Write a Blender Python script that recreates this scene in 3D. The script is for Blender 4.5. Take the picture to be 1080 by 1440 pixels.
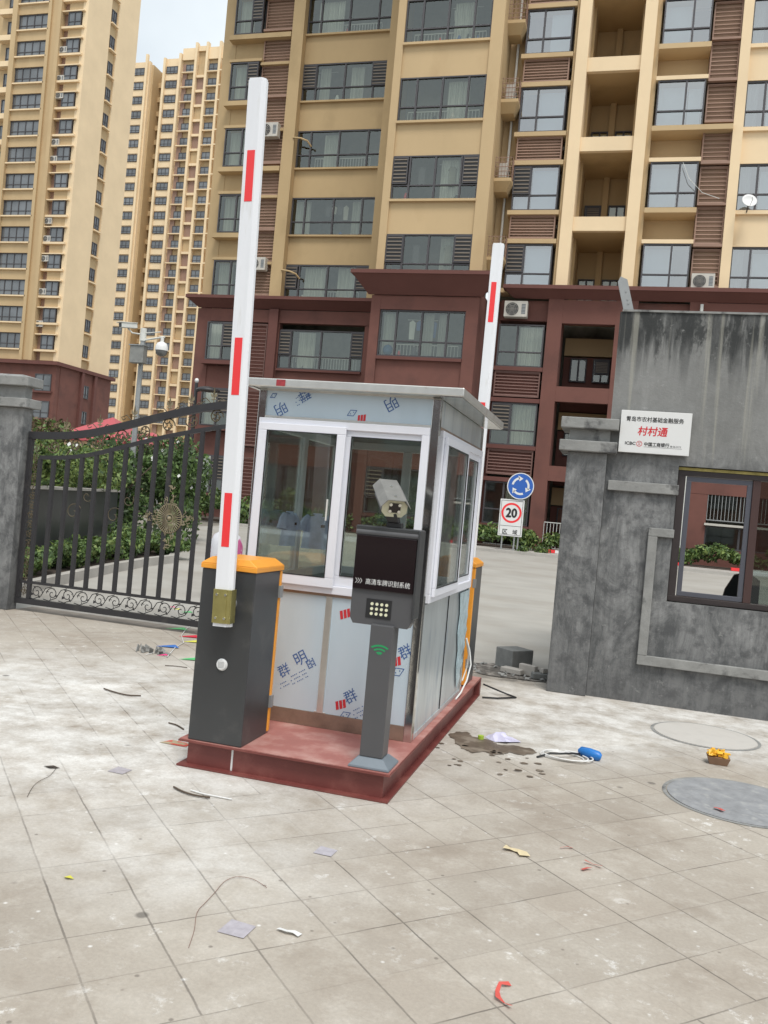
import bpy, math, random
from mathutils import Matrix, Vector
R = math.radians
rnd = random.Random(7)
scene = bpy.context.scene
for o in list(bpy.data.objects): bpy.data.objects.remove(o)
COL = scene.collection

# ------------------------------------------------------------------ camera
YAW, PITCH, ROLL, FPX = R(15.4), R(-0.4), R(5.1), 1220.0
cd = bpy.data.cameras.new('camera'); cam = bpy.data.objects.new('camera', cd); COL.objects.link(cam)
fw = Vector((-math.sin(YAW)*math.cos(PITCH), math.cos(YAW)*math.cos(PITCH), math.sin(PITCH)))
r0 = Vector((math.cos(YAW), math.sin(YAW), 0)); u0 = r0.cross(fw)
rr = r0*math.cos(ROLL)+u0*math.sin(ROLL); uu = u0*math.cos(ROLL)-r0*math.sin(ROLL)
m3 = Matrix((rr, uu, -fw)).transposed().to_4x4()
cam.matrix_world = Matrix.Translation((0, 0, 1.65)) @ m3
cd.sensor_fit = 'VERTICAL'; cd.sensor_height = 36.0; cd.lens = FPX/1440*36.0
cd.clip_start = 0.05; cd.clip_end = 3000
scene.camera = cam

# ------------------------------------------------------------------ sky, sun, exposure
SUN_EL, SUN_AZ = R(62), R(152)          # azimuth clockwise from +Y
w = bpy.data.worlds.new('World'); scene.world = w; w.use_nodes = True
nt = w.node_tree; bg = nt.nodes['Background']
sky = nt.nodes.new('ShaderNodeTexSky'); sky.sky_type = 'NISHITA'; sky.sun_disc = False
sky.sun_elevation = SUN_EL; sky.sun_rotation = SUN_AZ; sky.air_density = 1.0; sky.dust_density = 2.0
tc = nt.nodes.new('ShaderNodeTexCoord'); nz = nt.nodes.new('ShaderNodeTexNoise'); nz.inputs['Scale'].default_value = 2.6
nz.inputs['Detail'].default_value = 5; nt.links.new(tc.outputs['Generated'], nz.inputs['Vector'])
cr = nt.nodes.new('ShaderNodeMapRange'); cr.inputs[1].default_value = .3; cr.inputs[2].default_value = .62; cr.inputs[3].default_value = .62; cr.inputs[4].default_value = .96
nt.links.new(nz.outputs['Fac'], cr.inputs[0])
mx = nt.nodes.new('ShaderNodeMixRGB'); mx.inputs[2].default_value = (9.5, 10.2, 10.5, 1)
nt.links.new(cr.outputs[0], mx.inputs[0]); nt.links.new(sky.outputs[0], mx.inputs[1]); nt.links.new(mx.outputs[0], bg.inputs['Color'])
bg.inputs['Strength'].default_value = 0.10
sd = bpy.data.lights.new('sun', 'SUN'); sd.energy = 2.2; sd.angle = R(20); sd.color = (1, .96, .9)
so = bpy.data.objects.new('sun', sd); COL.objects.link(so)
sv = Vector((math.sin(SUN_AZ)*math.cos(SUN_EL), math.cos(SUN_AZ)*math.cos(SUN_EL), math.sin(SUN_EL)))
so.rotation_euler = sv.to_track_quat('Z', 'Y').to_euler()
scene.view_settings.view_transform = 'Standard'; scene.view_settings.look = 'None'
scene.view_settings.exposure = 0.14; scene.view_settings.gamma = 1
scene.cycles.max_bounces = 8; scene.cycles.transparent_max_bounces = 16

# ------------------------------------------------------------------ helpers
class MB:
    """collects faces in world coordinates; build() links them as one mesh object"""
    def __init__(s): s.v = []; s.f = []; s.m = []; s.sm = []
    def add(s, vs, fs, mi=0, M=None, sm=False):
        b = len(s.v)
        s.v += [tuple(M @ Vector(p)) if M else tuple(p) for p in vs]
        s.f += [tuple(i+b for i in f) for f in fs]; s.m += [mi]*len(fs); s.sm += [sm]*len(fs)
        return s
    def box(s, x0, x1, y0, y1, z0, z1, mi=0, M=None):
        vs = [(x0,y0,z0),(x1,y0,z0),(x1,y1,z0),(x0,y1,z0),(x0,y0,z1),(x1,y0,z1),(x1,y1,z1),(x0,y1,z1)]
        return s.add(vs, [(0,3,2,1),(4,5,6,7),(0,1,5,4),(1,2,6,5),(2,3,7,6),(3,0,4,7)], mi, M)
    def frus(s, a, b, z0, z1, mi=0, M=None):     # a, b = (x0,x1,y0,y1) at z0 and z1
        vs = [(a[0],a[2],z0),(a[1],a[2],z0),(a[1],a[3],z0),(a[0],a[3],z0),(b[0],b[2],z1),(b[1],b[2],z1),(b[1],b[3],z1),(b[0],b[3],z1)]
        return s.add(vs, [(0,3,2,1),(4,5,6,7),(0,1,5,4),(1,2,6,5),(2,3,7,6),(3,0,4,7)], mi, M)
    def prism(s, poly, lo, hi, ax='y', mi=0, M=None, sm=False):
        n = len(poly)
        def p(a, b, c): return {'x': (c, a, b), 'y': (a, c, b), 'z': (a, b, c)}[ax]
        vs = [p(a, b, lo) for a, b in poly]+[p(a, b, hi) for a, b in poly]
        s.add(vs, [tuple(range(n))[::-1], tuple(range(n, 2*n))], mi, M)
        return s.add(vs, [(i, (i+1) % n, n+(i+1) % n, n+i) for i in range(n)], mi, M, sm)
    def cyl(s, p0, p1, r0, r1=None, n=12, mi=0, M=None, caps=True):
        r1 = r0 if r1 is None else r1
        p0 = Vector(p0); p1 = Vector(p1); d = (p1-p0).normalized()
        a = d.orthogonal().normalized(); b = d.cross(a)
        vs = []
        for q, r in ((p0, r0), (p1, r1)):
            vs += [q+a*(r*math.cos(2*math.pi*i/n))+b*(r*math.sin(2*math.pi*i/n)) for i in range(n)]
        s.add(vs, [(i, (i+1) % n, n+(i+1) % n, n+i) for i in range(n)], mi, M, True)
        if caps: s.add(vs, [tuple(range(n))[::-1], tuple(range(n, 2*n))], mi, M)
        return s
    def tube(s, pts, r, n=6, mi=0, M=None):
        pts = [Vector(p) for p in pts]; vs = []; k = len(pts); a = None
        for i, p in enumerate(pts):
            d = (pts[min(i+1, k-1)]-pts[max(i-1, 0)]).normalized()
            a = d.orthogonal().normalized() if a is None else (a-d*a.dot(d)).normalized()
            b = d.cross(a); q = r[i] if isinstance(r, (list, tuple)) else r
            vs += [p+a*(q*math.cos(2*math.pi*j/n))+b*(q*math.sin(2*math.pi*j/n)) for j in range(n)]
        fs = [(i*n+j, i*n+(j+1) % n, (i+1)*n+(j+1) % n, (i+1)*n+j) for i in range(k-1) for j in range(n)]
        s.add(vs, fs, mi, M, True); s.add(vs, [tuple(range(n))[::-1], tuple(range((k-1)*n, k*n))], mi, M)
        return s
    def lathe(s, prof, c=(0,0,0), n=16, mi=0, M=None):   # prof [(r,z)] about vertical axis through c
        vs = [(c[0]+r*math.cos(2*math.pi*j/n), c[1]+r*math.sin(2*math.pi*j/n), c[2]+z) for r, z in prof for j in range(n)]
        fs = [(i*n+j, i*n+(j+1) % n, (i+1)*n+(j+1) % n, (i+1)*n+j) for i in range(len(prof)-1) for j in range(n)]
        s.add(vs, fs, mi, M, True); s.add(vs, [tuple(range(n))[::-1], tuple(range((len(prof)-1)*n, len(prof)*n))], mi, M)
        return s
    def ring(s, x0, x1, z0, z1, t, y0, y1, mi=0, tb=None, tt=None, tl=None, tr=None, ax='y'):
        """rectangular frame in the XZ plane (ax y) or YZ plane (ax x)"""
        tb = t if tb is None else tb; tt = t if tt is None else tt; tl = t if tl is None else tl; tr = t if tr is None else tr
        for a, b, c, d in ((x0, x1, z0, z0+tb), (x0, x1, z1-tt, z1), (x0, x0+tl, z0+tb, z1-tt), (x1-tr, x1, z0+tb, z1-tt)):
            if ax == 'y': s.box(a, b, y0, y1, c, d, mi)
            else: s.box(y0, y1, a, b, c, d, mi)
        return s
    def build(s, name, mats, parent=None, bevel=0, seg=2):
        me = bpy.data.meshes.new(name)
        off = Vector((0, 0, 0)); q = parent
        while q is not None: off += q.location; q = q.parent
        me.from_pydata([tuple(Vector(p)-off) for p in s.v], [], s.f)
        if not isinstance(mats, (list, tuple)): mats = [mats]
        for m in mats: me.materials.append(m)
        me.polygons.foreach_set('material_index', s.m); me.polygons.foreach_set('use_smooth', s.sm)
        me.update()
        o = bpy.data.objects.new(name, me); COL.objects.link(o); o.parent = parent
        if bevel:
            b = o.modifiers.new('bevel', 'BEVEL'); b.width = bevel; b.segments = seg; b.limit_method = 'ANGLE'; b.angle_limit = R(40)
        return o

def root(name, loc, label, cat, group=None):
    o = bpy.data.objects.new(name, None); COL.objects.link(o); o.location = loc; o.empty_display_size = .1
    o['label'] = label; o['category'] = cat
    if group: o['group'] = group
    return o
def tag(o, label, cat, group=None):
    o['label'] = label; o['category'] = cat
    if group: o['group'] = group
    return o
def kind(o, k, label=None):
    o['kind'] = k
    if label: o['label'] = label
    return o
def setgeo(o, c):   # give a single-mesh thing its own origin at c
    c = Vector(c)
    for v in o.data.vertices: v.co -= c
    o.location = c; return o
def copy_tree(o, parent=None):
    c = o.copy(); COL.objects.link(c); c.parent = parent
    for ch in list(o.children): copy_tree(ch, c)
    return c
def text_geo(body):
    cu = bpy.data.curves.new('lettering', 'FONT'); cu.body = body; cu.resolution_u = 3
    ob = bpy.data.objects.new('lettering', cu); COL.objects.link(ob)
    me = bpy.data.meshes.new_from_object(ob.evaluated_get(bpy.context.evaluated_depsgraph_get()))
    vs = [tuple(v.co) for v in me.vertices]; fs = [tuple(p.vertices) for p in me.polygons]
    bpy.data.objects.remove(ob); bpy.data.curves.remove(cu); bpy.data.meshes.remove(me)
    x0 = min(v[0] for v in vs); x1 = max(v[0] for v in vs); y0 = min(v[1] for v in vs); y1 = max(v[1] for v in vs)
    return [((v[0]-(x0+x1)/2)/(x1-x0), (v[1]-(y0+y1)/2)/(y1-y0), 0) for v in vs], fs, (x1-x0)/(y1-y0)
def letters(mb, body, cx, y, cz, h, width=None, rot=0, mi=0, bold=0, ax='y', shear=0):
    """flat lettering facing -Y (ax y) or +X (ax x) centred at cx, cz"""
    vs, fs, asp = text_geo(body); W = width or asp*h; c, s = math.cos(R(rot)), math.sin(R(rot))
    offs = [(0, 0)] if not bold else [(0, 0), (bold, 0), (-bold, 0), (0, bold), (0, -bold)]
    for k, (ox, oy) in enumerate(offs):
        out = []
        for a, b, _ in vs:
            px = a*W+ox+shear*b*h; pz = b*h+oy; X = cx+px*c-pz*s; Z = cz+px*s+pz*c; q = y-k*.00006 if ax == 'y' else y+k*.00006
            out.append((X, q, Z) if ax == 'y' else (q, X, Z))
        mb.add(out, fs, mi)

def newmat(name):
    m = bpy.data.materials.new(name); m.use_nodes = True; return m, m.node_tree, m.node_tree.nodes['Principled BSDF']
def mat(name, col, rough=.6, metal=0, var=0, scale=8, dirt=None, dscale=3, dthr=(.5, .7), bump=0, bscale=60, stretch=(1, 1, 1), spec=.5, coat=0):
    m, t, p = newmat(name)
    p.inputs['Roughness'].default_value = rough; p.inputs['Metallic'].default_value = metal
    p.inputs['Specular IOR Level'].default_value = spec; p.inputs['Coat Weight'].default_value = coat
    p.inputs['Base Color'].default_value = (*col, 1)
    if var or dirt or bump:
        tc = t.nodes.new('ShaderNodeTexCoord'); mp = t.nodes.new('ShaderNodeMapping'); mp.inputs['Scale'].default_value = stretch
        t.links.new(tc.outputs['Object'], mp.inputs['Vector'])
        def noise(s, d=6):
            n = t.nodes.new('ShaderNodeTexNoise'); n.inputs['Scale'].default_value = s; n.inputs['Detail'].default_value = d; n.inputs['Roughness'].default_value = .6
            t.links.new(mp.outputs[0], n.inputs['Vector']); return n
        last = None
        if var:
            n = noise(scale); mr = t.nodes.new('ShaderNodeMapRange'); mr.inputs[1].default_value = .3; mr.inputs[2].default_value = .7
            mr.inputs[3].default_value = 1-var; mr.inputs[4].default_value = 1+var; t.links.new(n.outputs['Fac'], mr.inputs[0])
            x = t.nodes.new('ShaderNodeMixRGB'); x.blend_type = 'MULTIPLY'; x.inputs[0].default_value = 1; x.inputs[1].default_value = (*col, 1)
            t.links.new(mr.outputs[0], x.inputs[2]); last = x.outputs[0]
        if dirt:
            n = noise(dscale, 9); mr = t.nodes.new('ShaderNodeMapRange'); mr.inputs[1].default_value = dthr[0]; mr.inputs[2].default_value = dthr[1]
            t.links.new(n.outputs['Fac'], mr.inputs[0])
            x = t.nodes.new('ShaderNodeMixRGB'); x.inputs[2].default_value = (*dirt, 1); t.links.new(mr.outputs[0], x.inputs[0])
            if last: t.links.new(last, x.inputs[1])
            else: x.inputs[1].default_value = (*col, 1)
            last = x.outputs[0]
        if last: t.links.new(last, p.inputs['Base Color'])
        if bump:
            n = noise(bscale, 4); b = t.nodes.new('ShaderNodeBump'); b.inputs['Strength'].default_value = bump; b.inputs['Distance'].default_value = .01
            t.links.new(n.outputs['Fac'], b.inputs['Height']); t.links.new(b.outputs[0], p.inputs['Normal'])
    return m
def glass(name, fac, tint=(.8, .85, .85), rough=.02, gcol=(1, 1, 1)):
    m, t, p = newmat(name); t.nodes.remove(p)
    tr = t.nodes.new('ShaderNodeBsdfTransparent'); tr.inputs[0].default_value = (*tint, 1)
    gl = t.nodes.new('ShaderNodeBsdfGlossy'); gl.inputs['Roughness'].default_value = rough; gl.inputs[0].default_value = (*gcol, 1)
    lw = t.nodes.new('ShaderNodeLayerWeight'); lw.inputs[0].default_value = .35
    ad = t.nodes.new('ShaderNodeMath'); ad.operation = 'ADD'; ad.inputs[1].default_value = fac; ad.use_clamp = True
    ml = t.nodes.new('ShaderNodeMath'); ml.operation = 'MULTIPLY'; ml.inputs[1].default_value = .6
    x = t.nodes.new('ShaderNodeMixShader')
    t.links.new(lw.outputs['Fresnel'], ml.inputs[0]); t.links.new(ml.outputs[0], ad.inputs[0]); t.links.new(ad.outputs[0], x.inputs[0])
    t.links.new(tr.outputs[0], x.inputs[1]); t.links.new(gl.outputs[0], x.inputs[2])
    t.links.new(x.outputs[0], t.nodes['Material Output'].inputs['Surface']); return m

M = {}
M['render'] = mat('beige render', (.53, .385, .215), .85, var=.07, scale=.35, dirt=(.45, .31, .165), dscale=.5, dthr=(.52, .78), bump=.15, bscale=25, stretch=(1, 1, .5))
M['render_pale'] = mat('pale lit beige render', (.80, .62, .40), .85, var=.06, scale=.4, bump=.15, bscale=25)  # stronger light on right wing and tower side is put into this colour
M['render_old'] = mat('tan render', (.48, .345, .185), .85, var=.08, scale=.4, dirt=(.38, .27, .14), dscale=.6, dthr=(.5, .75), stretch=(1, 1, .6))
M['brown'] = mat('reddish brown render', (.165, .068, .053), .85, var=.10, scale=.5, dirt=(.12, .052, .042), dscale=.8, dthr=(.48, .7), bump=.1, bscale=25)
M['browntrim'] = mat('dark red brown trim', (.135, .052, .042), .8, var=.08, scale=1)
M['louver_low'] = mat('red brown louvre metal', (.16, .085, .07), .7, var=.08, scale=2)
M['louver'] = mat('brown louvre metal', (.30, .185, .135), .7, var=.08, scale=2)
M['louverback'] = mat('brown louvre recess', (.31, .20, .135), .8, var=.1, scale=1)
M['wframe'] = mat('grey window aluminium', (.075, .07, .075), .5, spec=.4)
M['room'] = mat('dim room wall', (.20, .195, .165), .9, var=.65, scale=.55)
M['curtain'] = mat('pale curtain', (.55, .56, .53), .9, var=.25, scale=3, stretch=(5, 5, .15))
M['blind'] = mat('white blind', (.62, .66, .68), .9, var=.06, scale=.8)
M['shutter'] = mat('bronze shutter slat', (.20, .165, .13), .5, var=.1, scale=3)
M['gl_dark'] = glass('dim window glass', .11, (.84, .88, .80), gcol=(.95, 1, .95))
M['gl_sky'] = glass('sky reflecting window glass', .34, (.75, .84, .86))
M['gl_booth'] = glass('clear booth glass', .045, (.83, .86, .83))
M['gl_far'] = mat('distant window glass', (.12, .13, .14), .12, spec=1.0, var=.6, scale=.16)
M['white'] = mat('white plastic frame', (.80, .81, .87), .35, var=.02, scale=4)
M['offwhite'] = mat('off white metal', (.66, .66, .62), .5, var=.06, scale=5)
M['steel'] = mat('stainless steel', (.58, .58, .56), .12, metal=1, var=.12, scale=6, bump=.05, bscale=15)
M['steelband'] = mat('brushed stainless trim', (.74, .73, .69), .3, metal=.85, var=.08, scale=9, dirt=(.38, .30, .22), dscale=6, dthr=(.62, .8))
M['film'] = mat('blue tinted film on steel', (.57, .68, .76), .26, metal=.15, var=.06, scale=2.2, dirt=(.64, .73, .80), dscale=3, dthr=(.52, .8), stretch=(1, 1, .35), spec=.4)
M['sidepanel'] = mat('scuffed film on side steel', (.50, .54, .55), .3, metal=.35, var=.22, scale=2.5, dirt=(.26, .33, .40), dscale=4, dthr=(.55, .72), stretch=(1, 1.4, .35), bump=.1, bscale=7)
M['rusty'] = mat('brown stained steel rail', (.30, .22, .17), .4, metal=.5, var=.25, scale=7)
M['bluetx'] = mat('blue print', (.05, .12, .33), .6)
M['redtx'] = mat('red print', (.62, .03, .04), .6)
M['oxide'] = mat('red oxide steel', (.165, .042, .036), .5, var=.12, scale=5, dirt=(.24, .085, .07), dscale=5, dthr=(.5, .75), bump=.1, bscale=30)
M['oxidetop'] = mat('dusty red oxide plate', (.36, .14, .12), .6, var=.12, scale=4, dirt=(.52, .33, .29), dscale=4, dthr=(.48, .78), bump=.1, bscale=30)
M['char'] = mat('charcoal powder coat', (.046, .048, .05), .34, var=.12, scale=2, dirt=(.11, .105, .098), dscale=4, dthr=(.56, .85), bump=.04, bscale=12)
M['char2'] = mat('dark grey powder coat', (.085, .085, .09), .4, var=.05, scale=4)
M['orange'] = mat('orange powder coat', (.86, .36, .045), .4, var=.05, scale=5, dirt=(.70, .27, .04), dscale=9, dthr=(.6, .8))
M['brass'] = mat('zinc yellow plate', (.46, .41, .16), .33, metal=.8, var=.15, scale=8)
M['bolt'] = mat('bright bolt', (.7, .7, .66), .25, metal=1)
M['red'] = mat('red reflective tape', (.86, .045, .05), .4)
M['boom'] = mat('white boom paint', (.80, .81, .84), .35, var=.03, scale=3, dirt=(.64, .63, .61), dscale=6, dthr=(.58, .8), stretch=(3, 3, .5))
M['blackgl'] = mat('black screen', (.012, .006, .007), .12, spec=.5)
M['black'] = mat('black plastic', (.018, .018, .02), .45)
M['gateiron'] = mat('black gate paint', (.028, .027, .03), .5, var=.1, scale=6, dirt=(.06, .055, .05), dscale=5, dthr=(.6, .8))
M['bronze'] = mat('dusty bronze paint', (.10, .078, .045), .6, var=.3, scale=12)
M['gold'] = mat('pale gold paint', (.24, .20, .125), .55, var=.2, scale=20)
M['greytrim'] = mat('rough cement trim', (.27, .27, .26), .9, var=.16, scale=6, dirt=(.10, .10, .10), dscale=5, dthr=(.54, .66), bump=.5, bscale=25)
M['sign'] = mat('white sign face', (.74, .74, .73), .5, var=.02, scale=3)
M['grey'] = mat('galvanised grey', (.34, .35, .35), .5, metal=.4, var=.1, scale=5)
M['green'] = mat('green print', (.02, .28, .10), .5)
M['pale'] = mat('pale led lens', (.72, .72, .52), .4)
M['signblue'] = mat('blue sign face', (.03, .12, .45), .45)
M['textblack'] = mat('black print', (.02, .02, .02), .6)
M['block'] = mat('grey concrete block', (.20, .205, .20), .95, var=.2, scale=8, bump=.4, bscale=60)
M['kerb'] = mat('pale kerb concrete', (.40, .38, .35), .9, var=.12, scale=3, bump=.2, bscale=40)
M['darkwall'] = mat('dark slate planter facing', (.05, .052, .058), .35, var=.35, scale=.8)
M['ac'] = mat('air conditioner casing', (.52, .49, .44), .6, var=.1, scale=5)
M['soil'] = mat('dark soil', (.06, .045, .035), .95, var=.3, scale=5)
M['leafA'] = mat('mid green leaf', (.10, .165, .045), .55, var=.35, scale=1.6)
M['leafB'] = mat('dark green leaf', (.05, .09, .028), .55, var=.35, scale=1.6)
M['leafC'] = mat('yellow green leaf', (.17, .23, .06), .55, var=.3, scale=1.6)
M['leafD'] = mat('dry reddish leaf', (.13, .085, .05), .7, var=.35, scale=2)
M['twig'] = mat('brown twig', (.09, .065, .045), .9)
M['petal'] = mat('white petal', (.7, .7, .68), .7)
# ------------------------------------------------------------------ setting
def gz(y): return 0.0 if y < 10 else (min(y, 30)-10)*.0225
def nodes_chain(name):
    m, t, p = newmat(name); tc = t.nodes.new('ShaderNodeTexCoord'); return m, t, p, tc.outputs['Object']
def N(t, k, **kw):
    n = t.nodes.new(k)
    for a, b in kw.items(): setattr(n, a, b)
    return n
def noise(t, vec, s, d=6, r=.6):
    n = t.nodes.new('ShaderNodeTexNoise'); n.inputs['Scale'].default_value = s; n.inputs['Detail'].default_value = d; n.inputs['Roughness'].default_value = r
    t.links.new(vec, n.inputs['Vector']); return n.outputs['Fac']
def rng(t, v, a, b, c=0., d=1.):
    n = t.nodes.new('ShaderNodeMapRange'); n.inputs[1].default_value = a; n.inputs[2].default_value = b; n.inputs[3].default_value = c; n.inputs[4].default_value = d
    t.links.new(v, n.inputs[0]); return n.outputs[0]
def math_(t, op, a, b=None, clamp=False):
    n = t.nodes.new('ShaderNodeMath'); n.operation = op; n.use_clamp = clamp
    for i, q in enumerate((a, b)):
        if q is None: continue
        if isinstance(q, (int, float)): n.inputs[i].default_value = q
        else: t.links.new(q, n.inputs[i])
    return n.outputs[0]
def mixc(t, f, a, b, mode='MIX'):
    n = t.nodes.new('ShaderNodeMixRGB'); n.blend_type = mode
    for i, q in enumerate((f, a, b)):
        if isinstance(q, (int, float)): n.inputs[i].default_value = q
        elif isinstance(q, tuple): n.inputs[i].default_value = (*q, 1)
        else: t.links.new(q, n.inputs[i])
    return n.outputs[0]
def mapping(t, vec, scale=(1, 1, 1), rot=(0, 0, 0), loc=(0, 0, 0)):
    n = t.nodes.new('ShaderNodeMapping'); n.inputs['Scale'].default_value = scale; n.inputs['Rotation'].default_value = rot; n.inputs['Location'].default_value = loc
    t.links.new(vec, n.inputs['Vector']); return n.outputs[0]
def blob(t, vec, cx, cy, rx, ry):
    v = mapping(t, vec, (1/rx, 1/ry, 0), loc=(-cx/rx, -cy/ry, 0)); n = t.nodes.new('ShaderNodeVectorMath'); n.operation = 'LENGTH'; t.links.new(v, n.inputs[0])
    return rng(t, n.outputs['Value'], 0.2, 1.0, 1, 0)

# paving: stamped concrete slabs laid on the diagonal, cement dust lying on it
m, t, p, V = nodes_chain('stamped concrete paving')
warp = mixc(t, .02, V, N(t, 'ShaderNodeTexNoise').outputs['Color'])
sep = t.nodes.new('ShaderNodeSeparateXYZ'); t.links.new(V, sep.inputs[0])
n_s = noise(t, V, 1.1, 5); n_m = noise(t, V, 5, 8, .7); n_f = noise(t, V, 60, 5, .7)
def joint(sign, step, off, wid):
    a = math_(t, 'ADD', sep.outputs['X'], sep.outputs['Y']) if sign > 0 else math_(t, 'SUBTRACT', sep.outputs['Y'], sep.outputs['X'])
    a = math_(t, 'ADD', a, rng(t, n_m, .3, .7, -.004, .004))
    a = math_(t, 'DIVIDE', math_(t, 'SUBTRACT', a, off-1000*step), step)
    fr = math_(t, 'FRACT', a); d = math_(t, 'MINIMUM', fr, math_(t, 'SUBTRACT', 1.0, fr)); return rng(t, math_(t, 'MULTIPLY', d, step), wid*.4, wid, 1, 0)
jB = joint(-1, .437, 3.65, .0065)
row = math_(t, 'FLOOR', math_(t, 'DIVIDE', math_(t, 'SUBTRACT', math_(t, 'SUBTRACT', sep.outputs['Y'], sep.outputs['X']), 3.65-437.), .437))
par = math_(t, 'FLOORED_MODULO', row, 2.0)
ua = math_(t, 'DIVIDE', math_(t, 'SUBTRACT', math_(t, 'SUBTRACT', math_(t, 'ADD', math_(t, 'ADD', sep.outputs['X'], sep.outputs['Y']), rng(t, n_m, .3, .7, -.004, .004)), 2.69-874.), math_(t, 'MULTIPLY', par, .437)), .874)
jA = joint(1, .437, 1.81, .0075)
wr = t.nodes.new('ShaderNodeTexWhiteNoise'); wc_ = t.nodes.new('ShaderNodeCombineXYZ'); t.links.new(math_(t, 'FLOOR', math_(t, 'DIVIDE', math_(t, 'SUBTRACT', math_(t, 'ADD', sep.outputs['X'], sep.outputs['Y']), 1.81-437.-.2185), .437)), wc_.inputs[0]); t.links.new(math_(t, 'FLOOR', math_(t, 'MULTIPLY', row, .34)), wc_.inputs[1]); t.links.new(wc_.outputs[0], wr.inputs['Vector'])
wr2 = t.nodes.new('ShaderNodeTexWhiteNoise'); wc2 = t.nodes.new('ShaderNodeCombineXYZ'); t.links.new(math_(t, 'FLOOR', math_(t, 'DIVIDE', math_(t, 'ADD', math_(t, 'SUBTRACT', sep.outputs['Y'], sep.outputs['X']), 500-3.65+.2185), .437)), wc2.inputs[0]); t.links.new(math_(t, 'FLOOR', math_(t, 'MULTIPLY', ua, .6)), wc2.inputs[1]); t.links.new(wc2.outputs[0], wr2.inputs['Vector'])
brk = rng(t, noise(t, V, 1.7, 3), .42, .56); brk2 = rng(t, noise(t, mapping(t, V, loc=(7, 3, 0)), 1.3, 3), .46, .58)
J = math_(t, 'MAXIMUM', math_(t, 'MULTIPLY', math_(t, 'MULTIPLY', jA, rng(t, brk, 0, 1, .45, 1)), rng(t, wr.outputs['Value'], .18, .22, .15, 1)), math_(t, 'MULTIPLY', math_(t, 'MULTIPLY', jB, rng(t, brk2, 0, 1, .3, .9)), rng(t, wr2.outputs['Value'], .22, .28, .15, 1)))
base = mixc(t, rng(t, n_s, .35, .65), (.385, .335, .28), (.475, .43, .37))
base = mixc(t, rng(t, n_m, .5, .72), base, (.53, .485, .425))
base = mixc(t, math_(t, 'MULTIPLY', rng(t, noise(t, mapping(t, V, loc=(3, 9, 1)), 2.4, 7, .65), .54, .72), .75), base, (.29, .24, .19))
dust = math_(t, 'MAXIMUM', blob(t, V, -3.6, 5.4, 3.6, 2.8), blob(t, V, .9, 7.9, 3.6, 1.5)); dust = math_(t, 'MAXIMUM', dust, blob(t, V, -.4, 7.2, 1.3, 1.6))
dust = math_(t, 'MAXIMUM', dust, math_(t, 'MULTIPLY', blob(t, V, -1.9, 3.6, 1.4, .9), .5))
dust = math_(t, 'MULTIPLY', rng(t, dust, .1, .75), rng(t, noise(t, V, 3.2, 9, .72), .34, .62), True)
sp = rng(t, noise(t, V, 8, 9, .78), .57, .66); sp = math_(t, 'MULTIPLY', sp, rng(t, n_s, .45, .6))
dust = math_(t, 'MAXIMUM', dust, math_(t, 'MULTIPLY', sp, .7))
J = math_(t, 'MULTIPLY', J, rng(t, dust, 0, .9, .85, .10))
base = mixc(t, dust, base, (.80, .785, .755))
drt = math_(t, 'MULTIPLY', blob(t, V, -1.0, 8.95, .75, .45), rng(t, n_m, .35, .55)); base = mixc(t, math_(t, 'MULTIPLY', drt, .85), base, (.10, .09, .08))
base = mixc(t, rng(t, n_f, .3, .7, 0, .30), base, (.20, .18, .16))
# dark spots
vo = t.nodes.new('ShaderNodeTexVoronoi'); vo.inputs['Scale'].default_value = 2.6; vo.inputs['Randomness'].default_value = 1; t.links.new(V, vo.inputs['Vector'])
spot = math_(t, 'MULTIPLY', rng(t, vo.outputs['Distance'], .05, .085, 1, 0), math_(t, 'GREATER_THAN', vo.outputs['Color'], .55))
base = mixc(t, math_(t, 'MULTIPLY', spot, .7), base, (.10, .09, .08))
v2 = t.nodes.new('ShaderNodeTexVoronoi'); v2.inputs['Scale'].default_value = 11; t.links.new(V, v2.inputs['Vector'])
fl = math_(t, 'MULTIPLY', rng(t, v2.outputs['Distance'], .06, .12, 1, 0), math_(t, 'GREATER_THAN', v2.outputs['Color'], .70)); base = mixc(t, math_(t, 'MULTIPLY', fl, .6), base, (.12, .10, .085))
v3 = t.nodes.new('ShaderNodeTexVoronoi'); v3.inputs['Scale'].default_value = 15; t.links.new(mapping(t, V, loc=(5, 2, 0)), v3.inputs['Vector'])
fl = math_(t, 'MULTIPLY', rng(t, v3.outputs['Distance'], .05, .16, 1, 0), math_(t, 'GREATER_THAN', v3.outputs['Color'], .78)); base = mixc(t, math_(t, 'MULTIPLY', fl, .7), base, (.80, .79, .77))
chk = math_(t, 'MULTIPLY', rng(t, noise(t, mapping(t, V, (1, 1, 1), loc=(2, 7, 0)), 5.5, 10, .8), .57, .62), rng(t, noise(t, mapping(t, V, loc=(9, 1, 0)), .9, 2), .47, .58)); base = mixc(t, math_(t, 'MULTIPLY', chk, .6), base, (.78, .77, .75))
base = mixc(t, math_(t, 'MULTIPLY', J, .80), base, (.075, .065, .055))
ca = math_(t, 'FLOOR', ua); cb = row
cx_ = t.nodes.new('ShaderNodeCombineXYZ'); t.links.new(ca, cx_.inputs[0]); t.links.new(cb, cx_.inputs[1]); wn = t.nodes.new('ShaderNodeTexWhiteNoise'); t.links.new(cx_.outputs[0], wn.inputs['Vector'])
base = mixc(t, .09, base, wn.outputs['Value'], 'MULTIPLY')
blot = math_(t, 'MULTIPLY', rng(t, noise(t, mapping(t, V, loc=(11, 5, 2)), 3.6, 8, .7), .56, .66), rng(t, noise(t, V, .8, 3), .42, .6))
base = mixc(t, math_(t, 'MULTIPLY', blot, .45), base, (.30, .265, .225))
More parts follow.
